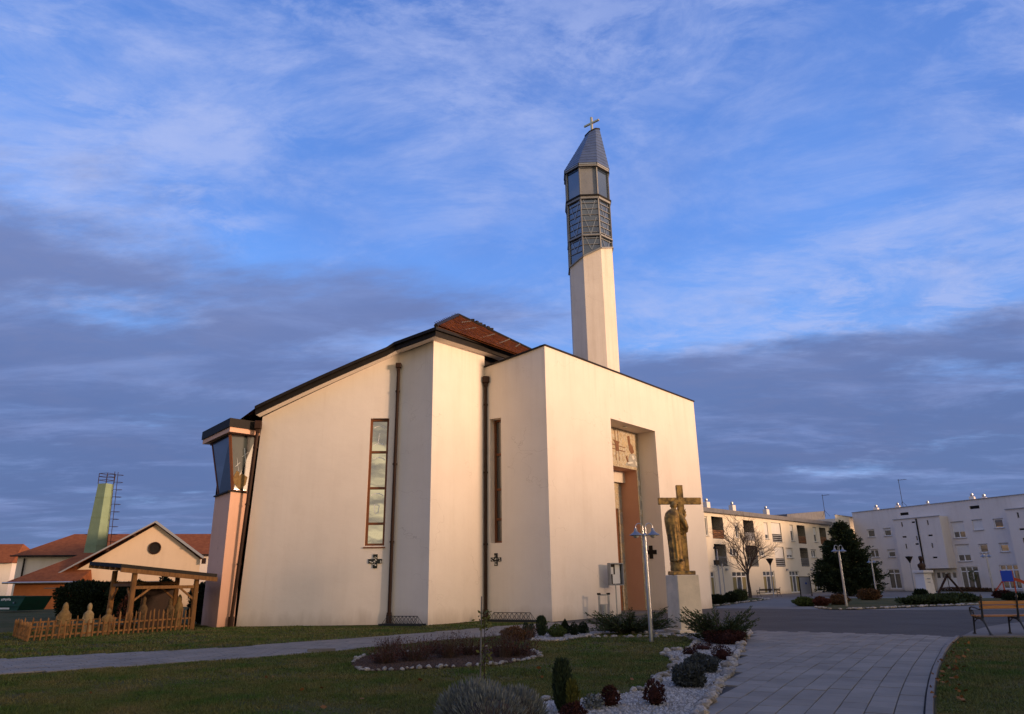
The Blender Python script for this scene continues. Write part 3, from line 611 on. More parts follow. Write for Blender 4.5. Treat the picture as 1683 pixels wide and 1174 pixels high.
# inner terracotta doorway, inner mosaic wall and door
m = MB()
for (ua, za), (ub, zb) in (((5.0, 0), (5.0, 6.56)), ((5.0, 6.56), (8.45, 6.56)), ((8.45, 6.56), (8.45, 0))):
    m.quad(fp(ua, za, 1.0), fp(ub, zb, 1.0), fp(ub, zb, 1.95), fp(ua, za, 1.95))
m.build('doorway_lining', 'terracotta_paint', CH)
m = MB(); holed(m, fp(5.0, 0, 1.95), FU, FN, 3.45, 0, 6.56, [(0.3, 3.1, 0, 4.75, 0.12)]); im = m.build('inner_mosaic', 'mosaic', CH)
for k, (u, z) in enumerate(((8.3, 5.6), (8.28, 5.0), (8.3, 4.3), (8.27, 3.4), (8.3, 2.4))): piece([(u - .12, z - .3), (u + .1, z - .22), (u + .12, z + .2), (u - .08, z + .3)], 1.95, 'tess_grey', im)
for u0, u1 in ((5.33, 6.68), (6.72, 8.07)):
    m = MB(); flat([(u0, 0.03), (u1, 0.03), (u1, 4.72), (u0, 4.72)], 2.06, m, 0.06); dr = m.build('door', 'window_wood', CH)
    m = MB()
    for za, zb in ((0.25, 1.5), (1.65, 3.1), (3.25, 4.5)): flat([(u0 + .15, za), (u1 - .15, za), (u1 - .15, zb), (u0 + .15, zb)], 2.00, m, 0.025)
    m.build('door_panel', 'window_wood', dr)
    m = MB(); uu = u1 - .1 if u0 < 6 else u0 + .1; m.tube([fp(uu, .95, 1.94), fp(uu, 1.35, 1.94)], .02, 6); m.build('handle', 'steel', dr)
m = MB(); m.hexa([fp(4.4, 0.0, -0.5), fp(9.1, 0.0, -0.5), fp(9.1, 0.0, 2.2), fp(4.4, 0.0, 2.2), fp(4.4, .07, -0.5), fp(9.1, .07, -0.5), fp(9.1, .07, 2.2), fp(4.4, .07, 2.2)]); m.build('threshold', 'plaza_paving', CH)
m = MB(); m.lathe([(0.001, -0.05), (.12, -.05), (.12, 0), (0.001, 0)], fp(6.75, 8.41, .5), 12); m.build('ceiling_light', 'lamp_glass', CH)

# side wall between the portal block and the downpipe, then the two sail-like walls
def arcpts(p0, p1, sag, ts):
    d = p1 - p0; L = d.length; out = Vector((d.y, -d.x, 0)).normalized()
    return [p0 + d * t + out * (4 * sag * t * (1 - t)) for t in ts]
def arcwall(mb, p0, p1, sag, zt0, zt1, hole=None, p0t=None):
    L = (p1 - p0).length; ts = set(np.linspace(0, 1, 17))
    if hole: ts = {t for t in ts if not (min(abs(t - hole[0] / L), abs(t - hole[1] / L)) < 0.02)} | {hole[0] / L, hole[1] / L}
    ts = sorted(ts); B = arcpts(p0, p1, sag, ts); T = arcpts(p0t or p0, p1, sag, ts); top = [zt0 + (zt1 - zt0) * t for t in ts]
    def pt(i, z): f = z / top[i]; v = B[i].lerp(T[i], f); return Vector((v.x, v.y, z))
    for i in range(len(ts) - 1):
        for k in range(3 if hole else 1):
            zz = ((0, 0), (hole[2], hole[2]), (hole[3], hole[3]), (top[i], top[i + 1])) if hole else ((0, 0), (top[i], top[i + 1]))
            tm = (ts[i] + ts[i + 1]) / 2 * L
            if hole and k == 1 and hole[0] < tm < hole[1]: continue
            mb.quad(pt(i, zz[k][0]), pt(i + 1, zz[k][1]), pt(i + 1, zz[k + 1][1]), pt(i, zz[k + 1][0]))
    if hole:
        i0 = min(range(len(ts)), key=lambda i: abs(ts[i] * L - hole[0])); i1 = min(range(len(ts)), key=lambda i: abs(ts[i] * L - hole[1]))
        d = (B[i1] - B[i0]).normalized(); out = Vector((d.y, -d.x, 0)); a, b, za, zb, dep = B[i0], B[i1], hole[2], hole[3], hole[4]
        a = pt(i0, za); b = pt(i1, za); a.z = b.z = 0
        c = [a + Z * za, b + Z * za, b + Z * zb, a + Z * zb]; e = [q - out * dep for q in c]
        for i in range(4): mb.quad(c[i], c[(i + 1) % 4], e[(i + 1) % 4], e[i])
        return a - out * dep, d, out, (b - a).length
    return None
def church_window(O, d, out, w, za, zb, rails, glass='church_glass'):
    fr = MB(); t_ = 0.09
    def P(u, z, k=0.0): return O + d * u + Z * z + out * k
    fr.beam(P(t_ / 2, za, .02), P(t_ / 2, zb, .02), t_, t_, out); fr.beam(P(w - t_ / 2, za, .02), P(w - t_ / 2, zb, .02), t_, t_, out)
    for z in [za + t_ / 2] + rails + [zb - t_ / 2]: fr.beam(P(t_, z, .021), P(w - t_, z, .021), t_, t_, Z)
    wo_ = fr.build('window', 'window_wood', CH)
    m = MB(); m.hexa([P(-.04, za - .09, 0), P(w + .04, za - .09, 0), P(w + .04, za - .09, .26), P(-.04, za - .09, .26), P(-.04, za - .03, 0), P(w + .04, za - .03, 0), P(w + .04, za - .045, .26), P(-.04, za - .045, .26)]); m.build('sill', 'window_wood', wo_)
    lv = [za + t_] + rails + [zb - t_]
    for a, b in zip(lv, lv[1:]):
        m = MB(); m.quad(P(t_, a, .012), P(w - t_, a, .012), P(w - t_, b, .012), P(t_, b, .012)); pn = m.build('pane', glass, wo_)
    return wo_
def etched(O, d, out, w, items, par):
    for pts in items:
        m = MB()
        for (u0, z0), (u1, z1) in zip(pts, pts[1:]): m.beam(O + d * u0 + Z * z0 + out * .016, O + d * u1 + Z * z1 + out * .016, .03, .006, out)
        m.build('etched_line', 'etched_glass', par)
m = MB(); a = arcwall(m, P2, C0, -0.04, 10.27, FH, (0.26, 0.80, 2.90, 7.97, 0.42)); m.build('side_wall', 'church_plaster', CH, smooth=True)
w1 = church_window(*a, 2.90, 7.97, [3.85, 5.05, 6.5], 'side_glass')
m = MB(); arcwall(m, P1, SR, -0.05, 10.34, 10.60); m.quad(SR, P2, P2 + Z * 10.85, SR + Z * 10.60); m.quad(P2, P2 - FN * 3, P2 - FN * 3 + Z * 10.8, P2 + Z * 10.85); m.build('buttress_wall', 'church_plaster', CH, smooth=True)
m = MB(); a = arcwall(m, P0, P1, 0.12, 7.80, 10.34, (4.55, 5.30, 2.78, 7.66, 0.22), p0t=Vector((-9.95, 27.56, 0))); m.build('nave_wall', 'church_plaster', CH, smooth=True)
w2 = church_window(*a, 2.78, 7.66, [3.6, 4.94, 6.34])
O, d, out, w = a
arc = lambda cx, cz, r, a0, a1: [(cx + r * math.cos(R(t)), cz + r * .55 * math.sin(R(t))) for t in range(a0, a1 + 1, 15)]
etched(O, d, out, w, [arc(w / 2, 7.25, .24, 20, 160), arc(w / 2, 6.55, .24, 20, 160), arc(w / 2, 4.6, .25, 20, 160), arc(w / 2, 6.0, .24, 10, 150), [(w / 2, 7.1), (w / 2 - .05, 6.7)], [(w / 2 - .1, 4.3), (w / 2 + .1, 4.3), (w / 2 + .06, 4.0), (w / 2 - .06, 4.0), (w / 2 - .1, 4.3)]], w2)

# stations: small mosaic crosses set on the walls
def wallcross(c, d, out, s, name='mosaic_cross', base='black_mosaic', speck=True):
    m = MB(); q = s / 3.1
    for (u, z, ww, hh) in ((0, 0, s, q), (0, (s + q) / 4, q, (s - q) / 2), (0, -(s + q) / 4, q, (s - q) / 2)):
        m.hexa([c + d * (u - ww / 2) + Z * (z - hh / 2), c + d * (u + ww / 2) + Z * (z - hh / 2), c + d * (u + ww / 2) + Z * (z - hh / 2) + out * .03, c + d * (u - ww / 2) + Z * (z - hh / 2) + out * .03,
                c + d * (u - ww / 2) + Z * (z + hh / 2), c + d * (u + ww / 2) + Z * (z + hh / 2), c + d * (u + ww / 2) + Z * (z + hh / 2) + out * .03, c + d * (u - ww / 2) + Z * (z + hh / 2) + out * .03])
    o = m.build(name, base, CH)
    if speck:
        m = MB()
        for _ in range(18):
            if random.random() < .5: u, z = random.uniform(-s / 2 + .03, s / 2 - .03), random.uniform(-q / 2 + .02, q / 2 - .02)
            else: u, z = random.uniform(-q / 2 + .02, q / 2 - .02), random.uniform(-s / 2 + .03, s / 2 - .03)
            k = random.uniform(.012, .026); m.beam(c + d * (u - k) + Z * z + out * .032, c + d * (u + k) + Z * z + out * .032, k * 1.6, .008, out)
        o2 = m.build('tesserae', 'tess_white', o); tag(o2, kind='stuff')
    return o
dN = (P1 - P0).normalized(); oN = Vector((dN.y, -dN.x, 0)); cN = arcpts(P0, P1, 0.12, [5.0 / 5.6])[0]
wallcross(cN + Z * 2.22 + oN * .005, (arcpts(P0, P1, .12, [.92])[0] - arcpts(P0, P1, .12, [.86])[0]).normalized(), oN, 0.50)
dS = (C0 - P2).normalized(); oS = Vector((dS.y, -dS.x, 0)); wallcross(P2 + dS * 0.52 + Z * 2.27 - oS * .03, dS, oS, 0.48)
wallcross(fp(8.745, 2.67, 0.68), -FN, -FU, 0.60, speck=False)

# downpipes with hoppers
def downpipe(top, bot, hop=(.30, .24, .34), rz=0.0):
    m = MB(); top = Vector(top); bot = Vector(bot); m.tube([bot + Z * .05, bot.lerp(top, .5), top], .065, 10)
    for f in (.04, .3, .6, .9): p = bot.lerp(top, f); m.tube([p - Z * .03, p + Z * .03], .09, 10)
    o = m.build('downpipe', 'brown_pipe', CH, smooth=True)
    m = MB(); m.box(top + Z * (hop[2] / 2), hop, rz); m.box(top - Z * .08, (hop[0] * .6, hop[1] * .6, .16), rz); m.build('hopper', 'brown_pipe', o, bevel=.02)
    m = MB(); m.tube([bot + Z * .0, bot + Z * .35], .10, 10); m.build('boot', 'brown_pipe', o)
downpipe(P1 + Vector((0.02, -.13, 9.7)), P1 + Vector((0.0, -.13, 0)), (.22, .2, .2))
downpipe(P2 + Vector((.06, -.12, 9.55)), P2 + Vector((.04, -.12, 0)), (.28, .25, .28), .3)
downpipe((-9.98, 27.25, 7.25), (-10.30, 27.28, 0.0), (.26, .24, .32), .2)

# eaves: plastered soffit, dark fascia and gutter, following the sail walls
ts = np.linspace(0, 1, 13)
eave = [(q, 7.80 + 2.54 * t) for q, t in zip(arcpts(Vector((-10.05, 27.56, 0)), P1, 0.12, ts), ts)] + [(SR, 10.60), (P2, 10.82), (P2 + FU * 9.1, 10.7)]
def offs(i, k):
    p = eave[i][0]; d0 = (p - eave[i - 1][0]).normalized() if i else (eave[1][0] - p).normalized(); d1 = (eave[i + 1][0] - p).normalized() if i < len(eave) - 1 else d0
    n0 = Vector((d0.y, -d0.x, 0)); n1 = Vector((d1.y, -d1.x, 0)); return p + (n0 + n1) * (k / max(1 + n0.dot(n1), .35))
ms, mf, mg = MB(), MB(), MB()
for i in range(len(eave) - 1):
    a, b = eave[i], eave[i + 1]; A0, B0 = offs(i, .38), offs(i + 1, .38); A1, B1 = offs(i, .46), offs(i + 1, .46); za, zb = a[1], b[1]
    ms.quad(a[0] + Z * za, b[0] + Z * zb, B0 + Z * zb, A0 + Z * za)
    mf.hexa([A0 + Z * za, A1 + Z * za, B1 + Z * zb, B0 + Z * zb, A0 + Z * (za + .19), A1 + Z * (za + .19), B1 + Z * (zb + .19), B0 + Z * (zb + .19)])
    A2, B2 = offs(i, .36), offs(i + 1, .36); A3, B3 = offs(i, .56), offs(i + 1, .56)
    mg.hexa([A2 + Z * (za + .20), A3 + Z * (za + .20), B3 + Z * (zb + .20), B2 + Z * (zb + .20), A2 + Z * (za + .32), A3 + Z * (za + .32), B3 + Z * (zb + .32), B2 + Z * (zb + .32)])
ms.build('soffit', 'church_plaster', CH); fo = mf.build('fascia', 'dark_metal', CH); mg.build('gutter', 'dark_metal', fo)
# wall behind the portal block, shade painted into it, and the hidden rear walls
m = MB(); q = [P2 - FN * .35 + Z * 9.0, P2 + FU * 9 - FN * .35 + Z * 9.0, P2 + FU * 9 - FN * .35 + Z * 10.9, P2 - FN * .35 + Z * 10.9]; m.quad(*q); m.build('painted_shade_wall', 'dark_metal', CH)
rear = [Vector((-11.97, 28.72, 0)), Vector((-13.2, 36.5, 0)), Vector((-7.0, 46.0, 0)), C0 + FU * FL - FN * 9.0]
m = MB()
for a, b in zip(rear, rear[1:]): m.quad(a, b, b + Z * 7.7, a + Z * 7.7)
m.build('rear_wall', 'church_plaster', CH)

# roofs
ra = offs(13, .46) + Z * 10.98; rr = Vector((-2.57, 31.7, 13.55)); re = Vector((4.51, 35.07, 10.98)); rb_ = Vector((-7.0, 33.2, 10.6))
m = MB(); m.tri(ra, re, rr); m.tri(ra, rr, rb_); m.tri(rr, re, Vector((1.0, 38.0, 10.6))); m.tri(rr, Vector((1.0, 38.0, 10.6)), rb_)
for i in range(13):
    a, b = eave[i], eave[i + 1]; t0, t1 = i / 13, (i + 1) / 13; A = Vector((-13.3, 31.5, 7.9)).lerp(rb_, t0); B = Vector((-13.3, 31.5, 7.9)).lerp(rb_, t1)
    m.quad(offs(i, .4) + Z * (a[1] + .31), offs(i + 1, .4) + Z * (b[1] + .31), B, A)
m.quad(Vector((-13.3, 31.5, 7.9)), rb_, Vector((1.0, 38.0, 10.6)), Vector((-13.2, 36.5, 7.7)))
m.quad(Vector((-13.2, 36.5, 7.7)), Vector((1, 38, 10.6)), fp(FL, 7.7, 9.0), Vector((-7, 46, 7.7)))
m.quad(Vector((1, 38, 10.6)), re, fp(FL, 10.3, 4.2), fp(FL, 7.7, 9.0))
rf = m.build('roof', 'roof_tile', CH)
# tile courses on the slope in view
ex = (re - ra).normalized(); nrm = ex.cross(rr - ra).normalized(); ey = nrm.cross(ex).normalized()
if nrm.z < 0: nrm = -nrm
if ey.z < 0: ey = -ey
L_ = (re - ra).length; ax_, ay_ = (rr - ra).dot(ex), (rr - ra).dot(ey); m = MB()
cy = 0.05
while cy < ay_ - .15:
    x0 = ax_ * cy / ay_ + .12; x1 = L_ + (ax_ - L_) * cy / ay_ - .15; cxx = x0 + random.uniform(0, .05)
    while cxx < x1:
        p = ra + ex * cxx + ey * cy + nrm * .03; w_ = min(.235, x1 - cxx); lift = nrm * random.uniform(.0, .008)
        m.hexa([p + nrm * .035, p + ex * w_ + nrm * .02, p + ex * w_ + ey * .37, p + ey * .37, p + nrm * .055 + lift, p + ex * w_ + nrm * .04 + lift, p + ex * w_ + ey * .37 + nrm * .02, p + ey * .37 + nrm * .02]); cxx += .245
    cy += .33
o = m.build('roof_tiles', 'roof_tile', rf); tag(o, kind='stuff')
m = MB(); m.tube([rr.lerp(re, t) + nrm * .05 for t in np.linspace(0, 1, 30)], .10, 6); m.tube([ra + nrm * .02, rr + nrm * .06], .09, 6)
m.build('ridge_cap', 'dark_metal', rf)
m = MB()
for k in range(6): p = rr.lerp(re, .10 + .025 * k); m.box(p + Z * .14, (.16, .16, .14), k)
m.build('ridge_tiles', 'dark_metal', rf)
m = MB()
for a, b in (((-2.28, 30.11, 12.55), (-2.0, 31.6, 13.15)), ((-2.29, 27.4, 11.16), (-1.71, 30.61, 12.46)), ((-1.43, 28.54, 11.22), (-.89, 31.72, 12.53)), ((-.69, 29.59, 11.31), (-.12, 32.99, 12.72)), ((.14, 31.65, 11.87), (.38, 33.28, 12.57))):
    a, b = Vector(a), Vector(b); n = int((b - a).length / .30)
    for k in range(n + 1): m.box(a.lerp(b, k / n) + nrm * .10, (.05, .05, .04), .6)
o = m.build('snow_guards', 'kerb', rf); tag(o, kind='stuff')

# corner bay: plastered pier, flared glass box, projecting eave
BK, BL, BR_ = Vector((-10.67, 26.96, 0)), Vector((-11.97, 28.72, 0)), Vector((-10.30, 27.62, 0))
m = MB(); m.prism([(p.x, p.y) for p in (BK, BR_, Vector((-10.9, 29.3, 0)), BL)], 0, 4.80); by = m.build('bay', 'bay_plaster', CH)
m = MB(); m.beam(BK + Z * 4.83 + Vector((-.02, -.02, 0)), BL + Z * 4.83, .14, .05); m.beam(BK + Z * 4.83, BR_ + Z * 4.83, .12, .05); m.build('sill', 'dark_metal', by)
gb = [Vector((-11.6, 28.12, 4.86)), Vector((-10.7, 27.2, 4.86)), Vector((-10.25, 27.62, 4.86))]; gt = [Vector((-12.44, 28.97, 7.02)), Vector((-11.0, 27.15, 7.02)), Vector((-10.2, 27.75, 7.02))]
m = MB(); m.quad(gb[0], gb[1], gt[1], gt[0]); bp1 = m.build('pane', 'bay_glass', by)
m = MB(); m.quad(gb[1], gb[2], gt[2], gt[1]); bp2 = m.build('pane', 'bay_glass', by)
m = MB()
for a, b in ((gb[1], gt[1]), (gb[2], gt[2]), (gb[1], gb[2])): m.beam(a, b, .09, .09)
m.beam(gb[0], gt[0], .05, .05); m.build('frame', 'window_wood', by)
m = MB()
def q2(u, v, k=-.02): return gb[1].lerp(gb[2], u).lerp(gt[1].lerp(gt[2], u), v) + Vector((.3, -.9, .2)).normalized() * .02
for c, r in (((.62, .66), .13), ((.30, .47), .12), ((.72, .42), .08)):
    m = MB()
    for k in range(2 if c[0] < .7 else 1): a = R(20 + 90 * k); m.beam(q2(c[0] - r * math.cos(a), c[1] - r * math.sin(a)), q2(c[0] + r * math.cos(a), c[1] + r * math.sin(a)), .03, .01)
    m.build('etched_cross', 'etched_glass', bp2)
m = MB(); m.add([q2(.1, .13), q2(.45, .02), q2(.78, .12), q2(.85, .26), q2(.25, .36), q2(.05, .22)], [(0, 1, 2, 3, 4, 5)]); m.build('painted_panel', 'burlap', bp2)
m = MB(); m.prism([(-12.6, 29.15), (-11.0, 27.1), (-10.15, 27.8), (-10.9, 29.6)], 6.98, 7.06); m.build('bay_ceiling', 'dark_metal', by)
e0 = [(-12.97, 29.25), (-10.86, 26.72), (-9.98, 27.62), (-10.9, 30.2)]
m = MB(); m.prism(e0, 7.06, 7.24); m.build('bay_soffit', 'bay_plaster', by)
m = MB(); m.prism([(-13.03, 29.25), (-10.86, 26.64), (-9.92, 27.60), (-10.9, 30.3)], 7.245, 7.58); m.build('bay_fascia', 'dark_metal', by)

# bell tower: octagonal shaft with slanted top, glazed louvre stage, closed stage, skewed metal spire
TC = Vector((4.45, 36.0, 0)); TR = 1.27; A0_ = math.atan2(-1.0, -0.04) 
def oc(r, k, c=TC): a = A0_ + R(22.5) + R(45) * k; return Vector((c.x + r * math.cos(a), c.y + r * math.sin(a), 0))
slant = lambda x: 17.75 + .47 * (x - 3.25)
m = MB(); lo = [oc(TR, k) + Z * 6 for k in range(8)]; hi = [oc(TR, k) for k in range(8)]; hi = [p + Z * slant(p.x) for p in hi]
m.add(lo + hi, [(i, (i + 1) % 8, 8 + (i + 1) % 8, 8 + i) for i in range(8)] + [tuple(range(8, 16))]); tw = m.build('bell_tower', 'tower_plaster', CH)
Z1, Z2, ZR = 21.65, 23.75, 19.35; gr = TR - .05
m = MB()
for k in range(8):
    p = oc(TR + .0, k); m.beam(p + Z * slant(p.x), p + Z * Z2, .065, .08, (oc(1, k) - TC).normalized())
    a, b = oc(TR + .01, k), oc(TR + .01, k + 1)
    for z, h in ((Z1, .14), (ZR, .09), (Z2 - .05, .12)): m.beam(a + Z * z, b + Z * z, .12, h)
    m.beam(a + Z * (slant(a.x) + .03), b + Z * (slant(b.x) + .03), .14, .07)
m.build('frame', 'frame_metal', tw)
m = MB(); g2 = [oc(TR + .09, k) for k in range(8)]
for k in range(8): m.beam(g2[k] + Z * (Z1 + .12), g2[(k + 1) % 8] + Z * (Z1 + .12), .05, .10)
m.build('ring_gutter', 'dark_metal', tw); m = MB()
for k in range(8): m.beam(g2[k] + Z * (Z2 - .16), g2[(k + 1) % 8] + Z * (Z2 - .16), .05, .05)
m.build('ring_gutter', 'dark_metal', tw)
for k in range(8):
    a, b = oc(gr, k), oc(gr, (k + 1) % 8); za, zb = slant(a.x) + .02, slant(b.x) + .02
    m = MB(); m.quad(a + Z * za, b + Z * zb, b + Z * ZR, a + Z * ZR); m.quad(a + Z * ZR, b + Z * ZR, b + Z * Z1, a + Z * Z1); m.build('pane', 'tower_glass', tw)
    m = MB(); m.quad(a + Z * Z1, b + Z * Z1, b + Z * Z2, a + Z * Z2)
    solid = k in (7,); m.build('upper_panel', 'panel_taupe' if solid else 'tower_glass', tw)
    a, b = oc(TR - .02, k), oc(TR - .02, (k + 1) % 8)
    if k in (5, 6, 7, 0, 1):
        m = MB(); z = 18.1
        while z < Z1 - .15:
            if z > max(za, zb) + .1 and abs(z - ZR) > .12: m.beam(a + Z * z, b + Z * z, .03, .03)
            z += .36
        m.build('louvre_bars', 'frame_metal', tw)
        m = MB(); 
        for zb0, zb1 in ((18.5, ZR - .05), (ZR + .1, ZR + 1.1), (ZR + 1.15, Z1 - .1)):
            m.beam(a.lerp(b, .15) + Z * zb1, a.lerp(b, .5) + Z * zb0, .018, .018); m.beam(a.lerp(b, .85) + Z * zb1, a.lerp(b, .5) + Z * zb0, .018, .018)
        m.build('bracing', 'steel', tw)
m = MB()
for k in range(8): a, b = oc(TR + .02, k), oc(TR + .02, k + 1); m.beam(a + Z * (Z2 + .06), b + Z * (Z2 + .06), .16, .12)
m.build('cornice', 'zinc', tw)
m = MB(); c2 = Vector((4.92, 36.0, 0)); N_ = 12; prev = None
bo = [oc(TR + .12, k) + Z * (Z2 + .08) for k in range(8)]; tp = [oc(.46, k, c2) for k in range(8)]; tp = [p + Z * (26.55 + .52 * (p.x - 4.92)) for p in tp]
for s in range(N_):
    A = [bo[k].lerp(tp[k], s / N_) for k in range(8)]; B = [bo[k].lerp(tp[k], (s + 1) / N_) for k in range(8)]; cA = sum(A, Vector()) / 8
    A2 = [p + (p - cA).normalized() * .012 for p in A]
    for k in range(8): j = (k + 1) % 8; m.quad(A2[k], A2[j], B[j], B[k]); m.quad(A[k], A[j], A2[j], A2[k])
m.add(tp, [tuple(range(8))]); sp_ = m.build('spire', 'spire_metal', tw)
m = MB()
for k in range(8): m.beam(tp[k] + Z * .02, tp[(k + 1) % 8] + Z * .02, .07, .06)
m.build('spire_cap', 'dark_metal', sp_)
m = MB(); cz = c2 + Z * 26.6; m.beam(cz, cz + Z * 1.12, .11, .11, FN); m.beam(cz + Z * .72 - FN * .52, cz + Z * .72 + FN * .52, .10, .10); m.build('cross', 'gilt', tw)

# ------------------------------------------------------------------ left: houses, training tower, skip, hedge, nativity
def gable_house():
    t = thing('gabled_house', 'peach gabled house with round vent behind the wooden nativity shelter', 'house', (-34.5, 67.0, -0.3))
    GU = Vector((.98, .2, 0)); GN = Vector((.2, -.98, 0)); ap = Vector((-33.0, 66.9, 7.0)); le = Vector((-41.2, 65.25, 1.95)); ri = Vector((-28.6, 67.8, 3.78))
    b = Vector((-.5, .87, 0)) * 13; zb = -.4
    m = MB(); L0, R0 = le + Vector((.7, .14, -.05)), ri + Vector((-.35, -.07, -.05)); base = lambda p: Vector((p.x, p.y, zb))
    m.add([base(L0), base(R0), R0, ap - Z * .15, L0], [(0, 1, 2, 3, 4)]); m.quad(base(L0), L0, L0 + b, base(L0) + b); m.quad(base(R0), R0, R0 + b, base(R0) + b); m.build('wall', 'peach_plaster', t)
    f = GN * .45; m = MB()
    for e in (le, ri):
        m.hexa([e + f, ap + f, ap + b, e + b, e + f + Z * .16, ap + f + Z * .16, ap + b + Z * .16, e + b + Z * .16])
    rf = m.build('roof', 'house_tile', t)
    m = MB(); m.beam(le + f * 1.06 + Z * .09, ap + f * 1.06 + Z * .09, .04, .12); m.build('verge_board', 'grey_paint', rf)
    m = MB(); m.beam(ap + f * 1.06 + Z * .09, ri + f * 1.06 + Z * .09, .05, .20); m.build('verge_board', 'grey_paint', rf)
    for k in (.28, .55, .8):
        m = MB(); p = le.lerp(ap, k); m.beam(p - Z * .12 + f, p - Z * .12, .12, .16); m.build('purlin', 'brown_pipe', rf)
    m = MB(); p = ri.lerp(ap, .35); m.beam(p - Z * .12 + f, p - Z * .12, .12, .16); m.beam(ri - Z * .2 + f * .9, ri - Z * .2, .3, .5); m.build('purlin', 'brown_pipe', rf)
    m = MB(); c = Vector((-32.9, 66.92, 4.75)) + GN * .02; ring = [c + (GU * math.cos(a) + Z * math.sin(a)) * .50 for a in np.linspace(0, 2 * math.pi, 25)[:-1]]
    m.add(ring, [tuple(range(24))]); v = m.build('round_vent', 'dark_metal', t)
    m = MB(); m.tube([p + GN * .03 for p in ring + ring[:1]], .06, 6, False); m.build('vent_frame', 'brown_pipe', v)
    m = MB(); a = Vector((-40.3, 63.6, 0)); bq = Vector((-31.0, 65.4, 0))
    m.hexa([a + Z * 1.35, bq + Z * 1.35, bq - GN * 2.0 + Z * 1.85, a - GN * 2.0 + Z * 1.85, a + Z * 1.42, bq + Z * 1.42, bq - GN * 2 + Z * 1.92, a - GN * 2 + Z * 1.92]); lr = m.build('lean_to_roof', 'tin_roof', t)
    m = MB(); m.quad(a + Z * -.4 - GN * .5, bq + Z * -.4 - GN * .5, bq + Z * 1.45 - GN * .5, a + Z * 1.45 - GN * .5); m.build('lean_to_wall', 'orange_brick', t)
gable_house()
def annex():
    t = thing('brick_annex', 'low orange brick annex with red tiled roof left of the gabled house', 'house', (-41, 64.5, -.3))
    m = MB(); m.prism([(-42.6, 63.2), (-38.0, 64.1), (-38.6, 67.6), (-43.2, 66.8)], -.4, 1.95); m.build('wall', 'orange_brick', t)
    m = MB(); m.add([(-43.2, 62.6, 1.85), (-37.6, 63.7, 1.85), (-38.2, 69.2, 4.5), (-40.4, 68.7, 4.5), (-43.9, 69, 1.85), (-37.6, 70.5, 1.85)], [(0, 1, 2, 3), (0, 3, 4), (2, 5, 4, 3), (0, 4, 5, 1), (1, 5, 2)]); rf = m.build('roof', 'house_tile', t)
    m = MB(); m.tube([(-43.25, 62.55, 1.86), (-37.6, 63.66, 1.86)], .08, 8); m.build('gutter', 'zinc', rf)
annex()
def hip_house():
    t = thing('hip_roof_house', 'white walled house with broad red hipped tile roof behind the green tower', 'house', (-45, 84, -.4))
    a = Vector((-53.6, 79.2, 0)); U_ = Vector((.98, .2, 0)); V_ = Vector((-.2, .98, 0)); c = [a, a + U_ * 24, a + U_ * 24 + V_ * 10, a + V_ * 10]
    m = MB(); m.prism([(p.x, p.y) for p in c], -.6, 4.75); m.build('wall', 'house_plaster', t)
    o_ = .55; e = [c[0] - U_ * o_ - V_ * o_, c[1] + U_ * o_ - V_ * o_, c[2] + U_ * o_ + V_ * o_, c[3] - U_ * o_ + V_ * o_]; r1, r2 = a + U_ * 3.4 + V_ * 5 + Z * 7.35, a + U_ * 20 + V_ * 5 + Z * 7.35; e = [p + Z * 4.72 for p in e]
    m = MB(); m.add(e + [r1, r2], [(0, 1, 5, 4), (1, 2, 5), (2, 3, 4, 5), (3, 0, 4), (0, 3, 2, 1)]); rf = m.build('roof', 'house_tile', t)
    m = MB(); m.box(a + U_ * 5.2 + V_ * 4.8 + Z * 7.5, (.5, .5, .7)); m.build('chimney', 'orange_brick', rf)
    m = MB(); m.tube([e[0], e[1]], .08, 6); m.build('gutter', 'dark_metal', rf)
    m = MB(); m.tube([c[0] + Vector((.8, -.05, -.4)), c[0] + Vector((.8, -.05, 4.5))], .09, 8); m.build('downpipe', 'dark_metal', t)
    m = MB(); m.box(c[0] + Vector((2.4, .42, 2.6)), (.25, .08, .25), .2); m.build('wall_lamp', 'dark_metal', t)
hip_house()
t = thing('far_house', 'pale distant house at the left edge of the photo', 'house', (-84, 112, -.5))
m = MB(); m.prism([(-92, 110), (-76.5, 112), (-77, 120), (-92.5, 118)], -.7, 5.2); m.build('wall', 'house_plaster', t)
m = MB(); m.add([(-93, 109, 5.1), (-76, 111.2, 5.1), (-76.6, 121, 5.1), (-93.4, 119, 5.1), (-91, 114.3, 8.1), (-78, 116, 8.1)], [(0, 1, 5, 4), (1, 2, 5), (2, 3, 4, 5), (3, 0, 4), (3, 2, 1, 0)]); m.build('roof', 'house_tile', t)
for k, x in enumerate((-80, -83.5, -87)):
    m = MB(); m.box((x, 110.0 + (x + 92) * .129 + 1.5 - 1.48, 3.0), (1.0, .14, 1.4), .129); m.build('window', 'flat_glass', t)

